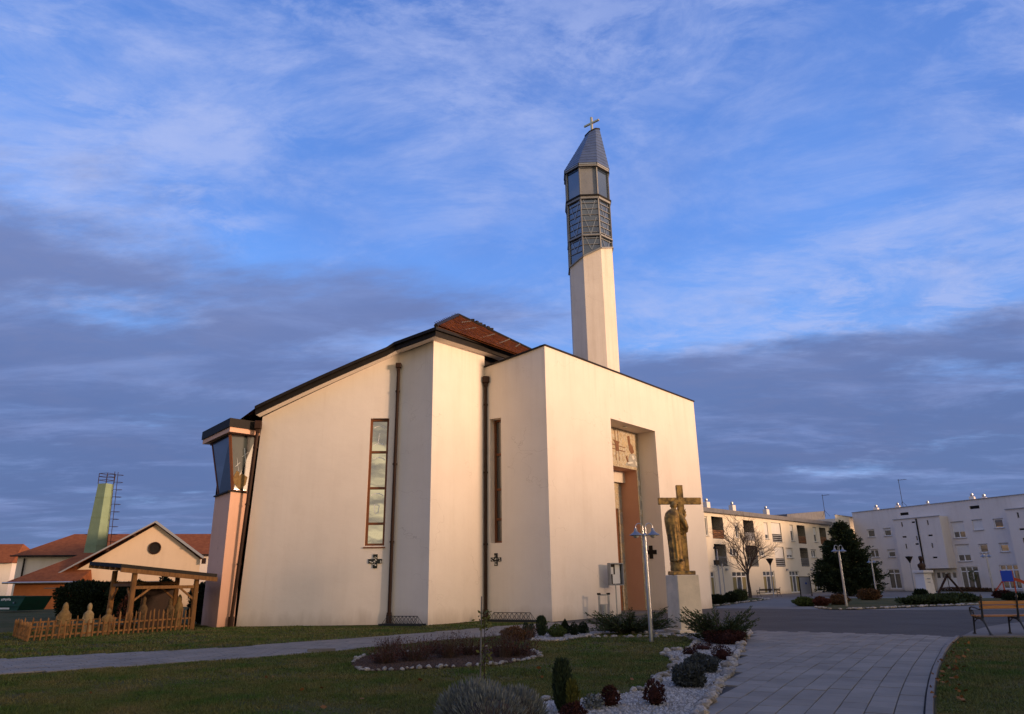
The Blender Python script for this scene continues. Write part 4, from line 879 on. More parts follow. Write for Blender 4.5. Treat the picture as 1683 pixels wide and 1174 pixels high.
t = thing('training_tower', 'tall tapering pale green tower with railing and side ladder', 'tower', (-42.3, 73.9, -.4))
m = MB(); TU = Vector((.97, -.25, 0)); TV = Vector((.25, .97, 0)); c = Vector((-42.3, 73.9, 0))
def sq(h, z): return [c - TU * h - TV * h + Z * z, c + TU * h - TV * h + Z * z, c + TU * h + TV * h + Z * z, c - TU * h + TV * h + Z * z]
m.add(sq(.86, -.5) + sq(.50, 11.6), [(0, 1, 5, 4), (1, 2, 6, 5), (2, 3, 7, 6), (3, 0, 4, 7), (4, 5, 6, 7)]); m.build('shaft', 'tower_green', t)
for z in (2.6, 5.4, 8.2, 10.2):
    h = .86 + (.50 - .86) * (z + .5) / 12.1 + .012; q = sq(h, z); m = MB()
    for i in range(4): m.beam(q[i], q[(i + 1) % 4], .03, .05)
    m.build('joint_band', 'tower_green', t)
m = MB(); q0, q1 = sq(.50, 11.6), sq(.52, 12.65)
for i in range(4):
    m.tube([q0[i], q1[i]], .035, 6)
    for f in (.35, .7, 1.0): m.tube([q0[i].lerp(q1[i], f), q0[(i + 1) % 4].lerp(q1[(i + 1) % 4], f)], .028, 6)
m.build('railing', 'brown_pipe', t)
m = MB(); s0 = c + TU * .95 + TV * .75 + Z * 2.5; s1 = c + TU * .62 + TV * .5 + Z * 12.9; m.tube([s0 - TV * .22, s1 - TV * .22], .03, 6); m.tube([s0 + TV * .22, s1 + TV * .22], .03, 6); m.build('ladder', 'brown_pipe', t)
for k in range(13):
    p = s0.lerp(s1, .10 + k * .072); m = MB(); m.tube([p - TV * .25, p - TV * .32 + TU * .35, p + TU * .75 - TV * .2, p + TU * .75 + TV * .2, p + TV * .32 + TU * .35, p + TV * .25], .022, 5); m.build('cage_hoop', 'brown_pipe', t)

t = thing('waste_skip', 'green steel waste skip with sloping ends on the grass at far left', 'skip', (-32.4, 48.9, -.05), math.atan2(-1.44, 3.02))
m = MB(); Y0, Y1 = -.85, .85
m.add([(-1.35, Y0, .12), (1.25, Y0, .12), (1.25, Y1, .12), (-1.35, Y1, .12), (-1.95, Y0 - .05, .98), (1.95, Y0 - .05, .98), (1.95, Y1, .98), (-1.95, Y1, .98), (-1.85, Y0, .98), (1.85, Y0, .98), (1.85, Y1 - .05, .98), (-1.85, Y1 - .05, .98), (-1.3, Y0 + .05, .3), (1.2, Y0 + .05, .3), (1.2, Y1 - .05, .3), (-1.3, Y1 - .05, .3)],
      [(0, 1, 5, 4), (1, 2, 6, 5), (2, 3, 7, 6), (3, 0, 4, 7), (3, 2, 1, 0), (4, 5, 9, 8), (5, 6, 10, 9), (6, 7, 11, 10), (7, 4, 8, 11), (8, 9, 13, 12), (9, 10, 14, 13), (10, 11, 15, 14), (11, 8, 12, 15), (12, 13, 14, 15)]); m.build('container', 'green_skip', t, loc=True)
m = MB(); m.beam((-1.98, Y0 - .07, .98), (1.98, Y0 - .07, .98), .08, .09); m.beam((-1.6, Y0 - .05, .42), (1.5, Y0 - .05, .42), .06, .06); m.build('rim', 'green_skip', t, loc=True)
m = MB()
for k in range(7): m.box((-.45 + k * .15, Y0 - .06, .78 + .02 * (k % 3)), (.10, .01, .12 + .03 * (k % 2)))
m.box((0, Y0 - .045, .25), (1.0, .01, .10)); m.build('lettering', 'white_paint', t, loc=True)
for x in (-1.0, 1.0): m = MB(); m.tube([(x, Y0 - .08, .6), (x, Y0 - .16, .6)], .05, 8); m.build('lifting_pin', 'steel', t, loc=True)

def bush(name, label, cat, c, size, n, leaf, m_, group=None, stem=True, shape=None, shell=.62, up=.4, jit=.7, aspect=.45, core=True):
    t = thing(name, label, cat, c, 0, group); sx_, sy_, sz_ = size
    d = ball(n); r = rng.uniform(shell, 1.0, n) ** .6; lump = 1 + .13 * np.sin(d[:, 0] * 5 + c[0]) * np.sin(d[:, 1] * 4 + 1) + .10 * np.sin(d[:, 2] * 6 + c[1])
    P = d * (r * lump)[:, None]; P = P * np.array([sx_, sy_, sz_ * .52]) + np.array([0, 0, sz_ * .5]);
    if shape == 'cone': f = np.clip(1.10 - P[:, 2] / sz_, .05, 1) ** .75; P[:, 0] *= f * 1.2; P[:, 1] *= f * 1.2
    P[:, 2] = np.maximum(P[:, 2], .02)
    V, F = leaves(P, d * .6 + np.array([0, 0, up]), leaf, jit, aspect); o = link('foliage', mesh_np('foliage', V, F), MATS[m_], t)
    if core:
        mb = MB(); k = .55; prof = [(.02, .02 * sz_), (k * sx_, .15 * sz_), (k * 1.15 * sx_, .4 * sz_), (k * sx_ * (.5 if shape == 'cone' else .9), .68 * sz_), (.03, .82 * sz_)]
        mb.lathe(prof, (0, 0, 0), 10); q = mb.build('inner_twigs', m_, t, loc=True); q.scale = (1, sy_ / sx_, 1)
    if stem: mb = MB(); mb.tube([(0, 0, -.02), (0, 0, sz_ * .3)], max(.015, sx_ * .06), 5); mb.build('stem', 'bark', t, loc=True)
    return t
bush('hedge', 'dense dark evergreen hedge left of the nativity shelter', 'hedge', (-21.0, 36.8, 0), (1.65, .9, 1.75), 9000, .16, 'hedge_green')
bush('evergreen_shrub', 'dark evergreen shrub between the hedge and the nativity shelter', 'shrub', (-18.7, 36.3, 0), (1.1, .8, 1.65), 6000, .16, 'hedge_green')
bush('evergreen_shrub', 'narrow dark evergreen seen through the middle of the nativity shelter', 'shrub', (-15.3, 32.5, 0), (.45, .45, 1.75), 3500, .12, 'hedge_green')
bush('evergreen_shrub', 'dark evergreen shrub between nativity shelter and church bay', 'shrub', (-12.55, 29.8, 0), (.42, .42, 1.55), 3000, .11, 'hedge_green')

# nativity: picket fence, shelter, straw figures
fc = [Vector((-13.76, 21.39, 0)), Vector((-11.15, 26.07, 0)), Vector((-13.3, 28.4, 0)), Vector((-15.81, 23.85, 0))]
t = thing('picket_fence', 'rough wooden picket fence round the nativity scene', 'fence', fc[0])
pk = []
for v in range(4):
    m = MB(); r = .026; m.tube([(0, 0, -.02), (random.uniform(-.006, .006), 0, .25), (random.uniform(-.01, .01), random.uniform(-.01, .01), .50), (0, 0, .56)], [r, r * 1.05, r * .9, .004], 7); o = m.build('picket', 'raw_wood', t, loc=True); pk.append(o.data); bpy.data.objects.remove(o)
def run(a, b, n, h0, h1, split=None):
    d = (b - a).normalized(); nn = Vector((d.y, -d.x, 0))
    for i in range(n):
        f = i / (n - 1); p = a.lerp(b, f); o = bpy.data.objects.new('picket', random.choice(pk)); COL.objects.link(o); o.parent = t
        hh = h0 if split is None or f < split else h1
        o.location = p - fc[0]; o.scale = (random.uniform(.85, 1.2), random.uniform(.85, 1.2), hh / .56 * random.uniform(.94, 1.06)); o.rotation_euler = (random.uniform(-.05, .05), random.uniform(-.05, .05), random.uniform(0, 6))
    for z in (.13, .38):
        m = MB(); m.beam(a - nn * .04 + Z * z, b - nn * .04 + Z * z, .03, .05); m.build('rail', 'raw_wood', t)
run(fc[0], fc[1], 33, .52, .72, .5); run(fc[3], fc[0], 13, .52, .52); run(fc[3], fc[2], 22, .52, .6)
t = thing('nativity_shelter', 'open timber nativity shelter with mono-pitch roof on four posts', 'shelter', (-12.6, 26.0, 0))
rp_ = [Vector((-12.90, 24.15, 1.99)), Vector((-10.62, 26.40, 1.66)), Vector((-12.4, 28.65, 1.79)), Vector((-15.25, 26.4, 2.15))]
m = MB(); m.hexa([p + Z * .06 for p in rp_] + [p + Z * .17 for p in rp_]); rf_ = m.build('roof', 'dark_metal', t)
for k in range(12):
    a, b = rp_[0].lerp(rp_[1], (k + .03) / 12), rp_[0].lerp(rp_[1], (k + .97) / 12); c_, d_ = rp_[3].lerp(rp_[2], (k + .97) / 12), rp_[3].lerp(rp_[2], (k + .03) / 12); m = MB(); m.hexa([q + Z * .045 for q in (a, b, c_, d_)] + [q + Z * .058 for q in (a, b, c_, d_)]); m.build('plank', 'brown_pipe', rf_)
m = MB(); m.beam(rp_[0] + Vector((.03, -.03, -.02)), rp_[1] + Vector((.03, -.03, -.02)), .05, .14); m.build('fascia_beam', 'raw_wood', t)
for k in range(7):
    a, b = rp_[0].lerp(rp_[3], k / 6), rp_[1].lerp(rp_[2], k / 6); m = MB(); m.beam(a.lerp(b, -.0), b, .07, .10); m.build('rafter', 'raw_wood', t)
def zr(p):
    d = (rp_[1] - rp_[0]); e = (rp_[3] - rp_[0]); q = p - rp_[0]; det = d.x * e.y - d.y * e.x; u = (q.x * e.y - q.y * e.x) / det; v = (d.x * q.y - d.y * q.x) / det; return rp_[0].z + u * d.z + v * e.z
posts = [Vector((-12.65, 24.62, 0)), Vector((-11.19, 26.08, 0)), Vector((-12.7, 27.9, 0)), Vector((-14.2, 26.25, 0))]
for p in posts: m = MB(); m.tube([p, p + Z * (zr(p) - .06)], [.10, .09], 8); m.build('post', 'raw_wood', t, smooth=True)
for a, b, z in ((0, 1, 1.41), (3, 0, 1.5), (1, 2, 1.4), (3, 2, 1.55)):
    m = MB(); m.beam(posts[a] + Z * z, posts[b] + Z * z, .07, .10); m.build('tie_beam', 'raw_wood', t)
for a, b in ((0, 1), (1, 0), (3, 0), (0, 3), (2, 3), (1, 2)):
    d = (posts[b] - posts[a]).normalized(); m = MB(); m.beam(posts[a] + Z * .95, posts[a] + d * .55 + Z * 1.38, .05, .06); m.build('brace', 'raw_wood', t)
m = MB(); d = (posts[2] - posts[1]).normalized()
m.quad(posts[2] + Z * .05, posts[2].lerp(posts[3], .55) + Z * .05, posts[2].lerp(posts[3], .55) + Z * 1.5, posts[2] + Z * 1.5); m.build('back_boarding', 'brown_pipe', t)
def figure(loc, h, w, rz, hood, label, bow=0.0, mt='burlap'):
    t = thing('straw_figure', label, 'figure', (loc[0], loc[1], 0), rz, 'straw nativity figures')
    prof = [(0, .50, .42), (.10, .50, .42), (.30, .44, .38), (.50, .46, .36), (.64, .50, .34), (.70, .46, .32), (.745, .30, .26), (.775, .20, .20), (.81, .22, .23), (.87, .25, .26), (.93, .23, .24), (.98, .13, .14), (1.0, .02, .02)]
    if hood: prof = [(0, .50, .42), (.10, .50, .42), (.35, .46, .40), (.55, .50, .38), (.68, .47, .36), (.745, .34, .30), (.785, .255, .25), (.84, .25, .26), (.92, .21, .22), (.97, .13, .14), (1.0, .03, .03)]
    vs = []; fs = []; n = 18
    for i, (f, a, b) in enumerate(prof):
        for k in range(n):
            ph = 2 * math.pi * k / n; fold = 1 + .05 * math.sin(5 * ph + rz * 7) * (1 if f < .6 else .3)
            vs.append((a * w * fold * math.cos(ph), b * w * fold * math.sin(ph) - bow * max(0, f - .5), f * h))
    for i in range(len(prof) - 1):
        for k in range(n): fs.append((i * n + k, i * n + (k + 1) % n, (i + 1) * n + (k + 1) % n, (i + 1) * n + k))
    m = MB(); m.v = vs; m.f = fs; m.build('body', mt, t, loc=True, smooth=True)
    m = MB()
    for s in (-1, 1): m.tube([(s * .44 * w, 0, .67 * h), (s * .50 * w, -.14 * w, .53 * h), (s * .22 * w, -.40 * w, .50 * h)], [.09 * w, .085 * w, .06 * w], 7)
    m.build('arms', mt, t, loc=True, smooth=True)
figure((-13.52, 22.53), 1.02, .34, .5, True, 'tallest hooded straw figure behind the left end of the picket fence', .05)
figure((-13.16, 23.18), .98, .27, .3, False, 'upright straw figure standing second from the fence corner', mt='burlap_pale')
figure((-12.86, 23.72), .80, .30, .8, False, 'short stooped straw figure in front of the shelter corner post', .1)
figure((-12.55, 25.3), 1.12, .26, .2, False, 'slim straw figure standing inside the shelter near its left post', mt='burlap_dark')
figure((-11.95, 25.95), 1.05, .28, .1, False, 'dark headed straw figure in the middle of the shelter', mt='burlap_dark')
figure((-11.72, 26.1), 1.16, .30, -.2, True, 'hooded straw figure under the shelter beside the dark headed one')
bush('bare_twig_bush', 'small leafless reddish bush inside the fence by the shelter', 'shrub', (-13.3, 25.6, 0), (.22, .22, 1.2), 500, .08, 'dry_red', core=False)

# ------------------------------------------------------------------ right: apartment blocks
def window(bt, O, U, N, u0, u1, z0, z1, kind, extra=None, depth=.14):
    w = u1 - u0; f = .09
    def P(u, z, d=0.0): return O + U * (u0 + u) + Z * (z0 + z) - N * d
    H = z1 - z0
    if kind == 'loggia':
        m = MB(); D = 1.3; m.quad(P(0, 0, D), P(w, 0, D), P(w, H, D), P(0, H, D)); m.quad(P(0, 0, .02), P(0, 0, D), P(0, H, D), P(0, H, .02)); m.quad(P(w, 0, .02), P(w, 0, D), P(w, H, D), P(w, H, .02)); m.quad(P(0, H, .02), P(w, H, .02), P(w, H, D), P(0, H, D)); m.quad(P(0, 0, .02), P(w, 0, .02), P(w, 0, D), P(0, 0, D))
        lg = m.build('loggia', 'loggia_grey', bt)
        m = MB(); m.quad(P(w * .3, .05, D - .03), P(w * .85, .05, D - .03), P(w * .85, H - .35, D - .03), P(w * .3, H - .35, D - .03)); m.build('pane', 'flat_glass', lg)
        if extra in ('wood', 'grey'):
            m = MB()
            for k in range(5): m.beam(P(.04, .12 + k * .19, .06), P(w - .04, .12 + k * .19, .06), .03, .14)
            m.build('balustrade', 'balcony_wood' if extra == 'wood' else 'grey_paint', lg)
        elif extra == 'blind':
            m = MB(); m.quad(P(w * .02, 1.0, .10), P(w * .98, 1.0, .10), P(w * .98, H - .03, .10), P(w * .02, H - .03, .10)); m.build('blind', 'shutter', lg)
            m = MB()
            for k in range(4): m.beam(P(.04, .12 + k * .24, .06), P(w - .04, .12 + k * .24, .06), .03, .10)
            m.build('balustrade', 'grey_paint', lg)
        elif extra == 'bars':
            m = MB(); m.beam(P(0, .98, .05), P(w, .98, .05), .04, .05); m.beam(P(0, .1, .05), P(w, .1, .05), .04, .04)
            for k in range(15): m.beam(P(w * (k + .5) / 15, .1, .05), P(w * (k + .5) / 15, .98, .05), .018, .018, N)
            m.build('balustrade', 'grey_paint', lg)
        m = MB(); m.lathe([(.01, 0), (.13, .03), (.15, .13), (.08, .24), (.01, .26)], P(w * .45, H - .5, D - .12), 10); m.build('lamp_globe', 'shutter', lg)
        return lg
    m = MB(); nm = 1 if w < 1.2 else (3 if kind == 'door' and w > 2.2 else 2)
    m.beam(P(f / 2, 0, depth), P(f / 2, H, depth), f, f, N); m.beam(P(w - f / 2, 0, depth), P(w - f / 2, H, depth), f, f, N); m.beam(P(f, f / 2, depth), P(w - f, f / 2, depth), f, f); m.beam(P(f, H - f / 2, depth), P(w - f, H - f / 2, depth), f, f)
    for k in range(1, nm): m.beam(P(w * k / nm, f, depth), P(w * k / nm, H - f, depth), f * 1.3, f, N)
    tr = None
    if kind == 'door': tr = H * .78; m.beam(P(f, tr, depth), P(w - f, tr, depth), f, f * 1.3)
    wn_ = m.build('window', 'white_frame', bt)
    zz = [0, H] if tr is None else [0, tr, H]
    for a, b in zip(zz, zz[1:]):
        for k in range(nm):
            m = MB(); m.quad(P(w * k / nm, a, depth + .02), P(w * (k + 1) / nm, a, depth + .02), P(w * (k + 1) / nm, b, depth + .02), P(w * k / nm, b, depth + .02))
            m.build('pane', 'curtain' if (extra == 'curtain' and a == 0 and k != 1 - (nm == 2)) else 'flat_glass', wn_)
    if isinstance(extra, float):
        m = MB(); m.quad(P(f * .6, H * (1 - extra), depth - .05), P(w - f * .6, H * (1 - extra), depth - .05), P(w - f * .6, H, depth - .05), P(f * .6, H, depth - .05))
        k = H * (1 - extra)
        m.build('roller_blind', 'shutter', wn_)
    if kind == 'win':
        m = MB(); m.beam(P(-.08, -.03, -.05), P(w + .08, -.03, -.05), .16, .05); m.build('sill', 'grey_paint', wn_)
        m = MB(); m.beam(P(-.06, H + .06, -.02), P(w + .06, H + .06, -.02), .05, .05); m.build('lintel_strip', 'loggia_grey', wn_)
    return wn_
def hole(w, d=.3): return (w[0], w[1], w[2], w[3], 1.3 if w[4] == 'loggia' else .16)
def chimney(t, p, h=1.0, cowl=True):
    m = MB(); m.box(p + Z * (h / 2), (.75, .55, h), .78); o = m.build('chimney', 'white_plaster', t)
    m = MB(); m.lathe([(.12, 0), (.16, .1), (.2, .3), (.14, .45), (.02, .5)], p + Z * h, 10); m.build('cowl', 'steel', o, smooth=True)
A1 = Vector((20.96, 80.0, 0)); U1 = Vector((.7057, .7085, 0)); N1 = Vector((.7085, -.7057, 0))
B1 = thing('apartment_block', 'long cream three-storey apartment block with loggias behind the bare tree', 'building', tuple(A1 + U1 * 17 - Z * .5))
W1 = [(.05 + 4, .55 + 4, 5.9, 7.92, 'win', None), (5.45, 8.0, 5.65, 8.06, 'loggia', 'wood'), (5.5, 8.1, 2.7, 5.07, 'loggia', 'bars'), (10.65, 11.4, 5.9, 7.5, 'win', .2), (12.7, 15.3, 5.65, 8.0, 'loggia', 'grey'), (8.9, 10.5, 3.85, 4.75, 'win', None), (12.7, 15.5, 2.7, 5.1, 'loggia', 'bars'), (15.9, 17.3, 3.9, 4.75, 'win', .3),
      (18.0, 18.95, 5.95, 7.88, 'win', .72), (19.9, 22.55, 5.65, 8.05, 'loggia', 'blind'), (20.05, 22.6, 2.7, 5.1, 'loggia', 'blind'), (23.3, 25.1, 3.8, 4.95, 'win', .7), (25.2, 26.1, 5.9, 7.9, 'win', .35), (27.3, 29.75, 5.65, 8.03, 'loggia', 'wood'), (27.3, 29.75, 2.75, 5.1, 'loggia', 'bars'), (32.4, 33.4, 6.0, 7.9, 'win', .5), (34.4, 36.6, 5.75, 8.0, 'loggia', 'wood'), (30.8, 32.4, 3.95, 4.9, 'win', None), (34.4, 36.6, 2.75, 5.1, 'loggia', 'bars'),
      (4.25, 5.1, -.4, 2.15, 'door', 'curtain'), (8.9, 12.3, -.4, 2.15, 'door', 'curtain'), (16.3, 19.3, -.4, 2.2, 'door', 'curtain'), (23.4, 26.2, -.4, 2.2, 'door', 'curtain'), (30.5, 33.2, -.4, 2.2, 'door', 'curtain')]
O1 = A1 - U1 * 4
m = MB(); holed(m, O1, U1, N1, 38.2, -.7, 8.43, [hole(w) for w in W1]); m.quad(O1 - Z * .7, O1 - N1 * 11 - Z * .7, O1 - N1 * 11 + Z * 8.43, O1 + Z * 8.43); m.build('wall', 'cream_plaster', B1)
for w in W1: window(B1, O1, U1, N1, *w)
m = MB(); m.hexa([O1 + N1 * .4 + Z * 8.43, O1 + U1 * 38.1 + N1 * .4 + Z * 8.43, O1 + U1 * 38.1 - N1 * 11 + Z * 8.43, O1 - N1 * 11 + Z * 8.43, O1 + N1 * .4 + Z * 8.60, O1 + U1 * 38.1 + N1 * .4 + Z * 8.60, O1 + U1 * 38.1 - N1 * 6 + Z * 10.0, O1 - N1 * 6 + Z * 10.0]); rf = m.build('roof', 'tin_roof', B1)
m = MB(); m.beam(O1 + N1 * .46 + Z * 8.66, O1 + U1 * 38.1 + N1 * .46 + Z * 8.66, .14, .46); m.build('fascia', 'tin_roof', rf)
for u in (8.9, 15.0, 24.0): chimney(B1, O1 + U1 * u - N1 * 2.4 + Z * 8.9, 1.15)
for u in (7.6, 22.7, 29.9):
    m = MB(); m.box(O1 + U1 * u + N1 * .12 + Z * 2.35, (.28, .2, .22), .78); m.build('wall_lamp', 'grey_paint', B1)
# taller link block and the shaded block across the corner
P2b = Vector((49.97, 107.2, 0)); U2 = Vector((.4109, -.9117, 0)); N2 = Vector((-.9117, -.4109, 0)); L2 = 28.5
B2 = thing('apartment_block', 'shaded white apartment block with projecting stair bays behind the playground', 'building', tuple(P2b + U2 * 13 - Z * .5))
LKH = 9.85
LK = A1 + U1 * 34.4 + N1 * .9; LW = [(4.2, 5.0, 5.9, 7.6, 'win', None), (6.0, 6.8, 5.9, 7.6, 'win', .4), (4.2, 5.0, 3.0, 4.7, 'win', None), (6.0, 6.8, 3.0, 4.7, 'win', None)]
m = MB(); holed(m, LK, U1, N1, 9.0, -.7, LKH, [hole(w) for w in LW]); m.quad(LK - Z * .7, LK - N1 * 3 - Z * .7, LK - N1 * 3 + Z * 9.35, LK + Z * 9.35); m.quad(LK + Z * 9.35, LK + U1 * 9.0 + Z * 9.35, LK + U1 * 9.0 - N1 * 8 + Z * 9.35, LK - N1 * 8 + Z * 9.35); m.build('link_wall', 'cream_plaster', B2)
for w in LW: window(B2, LK, U1, N1, *w)
m = MB(); m.beam(LK + Z * (LKH + .03), LK + U1 * 9.0 + Z * (LKH + .03), .2, .07); m.build('parapet_cap', 'grey_paint', B2)
m = MB(); q = LK - N1 * 7; m.hexa([q + Z * 8.5, q + U1 * 14 + Z * 8.5, q + U1 * 14 - N1 * 8 + Z * 8.5, q - N1 * 8 + Z * 8.5, q + Z * 10.45, q + U1 * 14 + Z * 11.7, q + U1 * 14 - N1 * 8 + Z * 11.7, q - N1 * 8 + Z * 10.45]); m.build('rear_roof', 'tin_roof', B2)
W2 = [(2.14, 3.33, 6.75, 7.75, 'win', None), (4.89, 6.0, 6.75, 7.75, 'win', .25), (2.08, 3.45, 3.95, 5.0, 'win', None), (4.99, 6.1, 3.9, 4.85, 'win', .3), (4.44, 6.3, -.25, 2.3, 'door', None), (15.0, 16.6, 5.9, 7.85, 'win', .62), (15.0, 16.7, 3.05, 5.05, 'win', .62), (17.75, 19.0, 6.7, 7.9, 'win', .97), (20.4, 21.5, 6.78, 7.8, 'win', None), (18.0, 19.05, 4.0, 4.95, 'win', None), (20.5, 21.55, 4.0, 4.95, 'win', .2), (14.95, 17.3, -.2, 2.4, 'door', None), (19.95, 22.2, -.2, 2.5, 'door', None),
      (7.9, 9.2, 9.32, 9.70, 'slot', None), (17.8, 19.05, 9.27, 9.66, 'slot', None), (24.6, 26.0, 9.3, 9.7, 'slot', None)]
m = MB(); holed(m, P2b, U2, N2, L2, -.7, 10.4, [hole(w) for w in W2]); e_ = P2b + U2 * L2; m.quad(e_ - Z * .7, e_ - N2 * 11 - Z * .7, e_ - N2 * 11 + Z * 10.4, e_ + Z * 10.4); m.quad(P2b + Z * 10.35, e_ + Z * 10.35, e_ - N2 * 11 + Z * 10.35, P2b - N2 * 11 + Z * 10.35); m.build('wall', 'white_plaster', B2)
for w in W2:
    if w[4] == 'slot':
        m = MB(); a = P2b + U2 * w[0] - N2 * .15; m.quad(a + Z * w[2], a + U2 * (w[1] - w[0]) + Z * w[2], a + U2 * (w[1] - w[0]) + Z * w[3], a + Z * w[3]); m.build('slot_window', 'dark_metal', B2)
    else: window(B2, P2b, U2, N2, *w)
m = MB(); m.beam(P2b + Z * 10.43, e_ + Z * 10.43, .25, .07); m.build('parapet_cap', 'grey_paint', B2)
SL = [(9.08, 8.02, .2, .6), (12.87, 7.98, .2, .6), (9.16, 5.18, .2, .6), (12.91, 5.10, .2, .6), (9.12, 6.39, .62, .2), (12.91, 6.37, .62, .2), (12.99, 3.61, .62, .2), (9.15, 3.6, .62, .2), (10.8, 8.19, .5, .2), (10.8, 5.39, .5, .2), (10.92, 6.13, .2, .55), (24.32, 7.97, .2, .6), (24.43, 6.37, .62, .2), (24.35, 5.1, .2, .6), (26.8, 7.9, .2, .6), (26.8, 6.3, .6, .2)]
def bay2(u0, u1, um):
    a = P2b + N2 * 1.5; holes_ = [(u - w / 2 - u0, u + w / 2 - u0, z - h / 2, z + h / 2, .12) for u, z, w, h in SL if u0 < u < u1]
    m = MB(); hl = [h for h in holes_ if h[1] < um - u0]; hr = [(h[0] - (um - u0), h[1] - (um - u0), *h[2:]) for h in holes_ if h[0] > um - u0]
    holed(m, a + U2 * u0, U2, N2, um - u0, -.7, 8.7, hl); holed(m, a + U2 * um, U2, N2, u1 - um, 2.27, 8.7, hr)
    for u, z in ((u0, -.7), (u1, 2.27), (um, -.7)): q = P2b + U2 * u; m.quad(q + Z * z, q + N2 * 1.5 + Z * z, q + N2 * 1.5 + Z * (8.7 if u != um else 2.27), q + Z * (8.7 if u != um else 2.27))
    m.quad(a + U2 * u0 + Z * 8.7, a + U2 * u1 + Z * 8.7, P2b + U2 * u1 + Z * 8.7, P2b + U2 * u0 + Z * 8.7); m.quad(a + U2 * um + Z * 2.27, a + U2 * u1 + Z * 2.27, P2b + U2 * u1 + Z * 2.27, P2b + U2 * um + Z * 2.27)
    o = m.build('stair_bay', 'white_plaster', B2)
    for h in holes_: m = MB(); b = a + U2 * u0 - N2 * .11; m.quad(b + U2 * h[0] + Z * h[2], b + U2 * h[1] + Z * h[2], b + U2 * h[1] + Z * h[3], b + U2 * h[0] + Z * h[3]); m.build('slot_window', 'dark_metal', o)
    m = MB(); m.tube([a + N2 * .07 + U2 * um - Z * .4, a + N2 * .07 + U2 * um + Z * 8.6], .09, 6); m.build('downpipe', 'dark_metal', o)
    m = MB(); m.beam(a + N2 * .03 + U2 * (u0 - .05) + Z * 8.74, a + N2 * .03 + U2 * (u1 + .05) + Z * 8.74, .2, .08); m.build('bay_cap', 'grey_paint', o)
    m = MB(); b = P2b + U2 * (um + .25) + N2 * .03; w = u1 - um - .5; m.quad(b - Z * .4, b + U2 * w - Z * .4, b + U2 * w + Z * 2.1, b + Z * 2.1); d = m.build('entrance_door', 'white_frame', o)
    for k in range(4): m = MB(); c = b + U2 * (.2 + k * (w - .4) / 3.3) + N2 * .02; ww = .42; m.quad(c + Z * 1.1, c + U2 * ww + Z * 1.1, c + U2 * ww + Z * 1.75, c + Z * 1.75); m.build('pane', 'flat_glass', d)
bay2(7.84, 14.6, 11.33); bay2(23.0, 28.5, 26.0)
for u, h in ((3.3, .45), (6.85, .4), (11.4, .2), (17.6, .5), (19.1, .25)): chimney(B2, P2b + U2 * u - N2 * 1.2 + Z * 10.4, h)
for p, h in ((P2b + U2 * 7.8 - N2 * 1.0 + Z * 10.4, 4.0), (LK + U1 * 1.6 - N1 * 2 + Z * LKH, 3.2)):
    m = MB(); m.tube([p, p + Z * h], .035, 5); m.tube([p + Z * .9, p + U2 * .8 - Z * 0], .025, 4); m.tube([p + Z * .9, p - U2 * .5], .025, 4); an = m.build('antenna', 'dark_metal', B2)
    m = MB(); m.tube([p + Z * (h - .15) - U2 * .15, p + Z * (h - .2) + U2 * 1.3], .02, 4)
    for k in range(6): m.tube([p + Z * (h - .17) + U2 * (.1 + .2 * k) - N2 * .25, p + Z * (h - .17) + U2 * (.1 + .2 * k) + N2 * .25], .012, 4)
    m.build('aerial_rods', 'dark_metal', an)

# houses added out of view: their roofs keep the low sun off the square
for k in range(10):
    c = Vector((58 + 5.2 * k, -48 + 15.0 * k, 0)); t = thing('added_shade_house', 'added pitched roof shade house beyond the right edge, %s along its row' % ('first', 'second', 'third', 'fourth', 'fifth', 'sixth', 'seventh', 'eighth', 'ninth', 'tenth')[k], 'house', (c.x, c.y, -.3), R(70), 'added shade houses beyond the right edge')
    h = (9.3, 9.8, 10.0, 9.6, 10.1, 9.5, 9.6, 8.4, 8.6, 8.2)[k]; m = MB(); m.box((0, 0, h / 2 - .4), (13.5, 9, h)); m.build('wall', 'house_plaster', t, loc=True)
    m = MB(); m.add([(-7.2, -5, h - .5), (7.2, -5, h - .5), (7.2, 5, h - .5), (-7.2, 5, h - .5), (-7.2, 0, h + 2.7), (7.2, 0, h + 2.7)], [(0, 1, 5, 4), (2, 3, 4, 5), (1, 2, 5), (3, 0, 4), (3, 2, 1, 0)]); m.build('roof', 'roof_tile', t, loc=True)

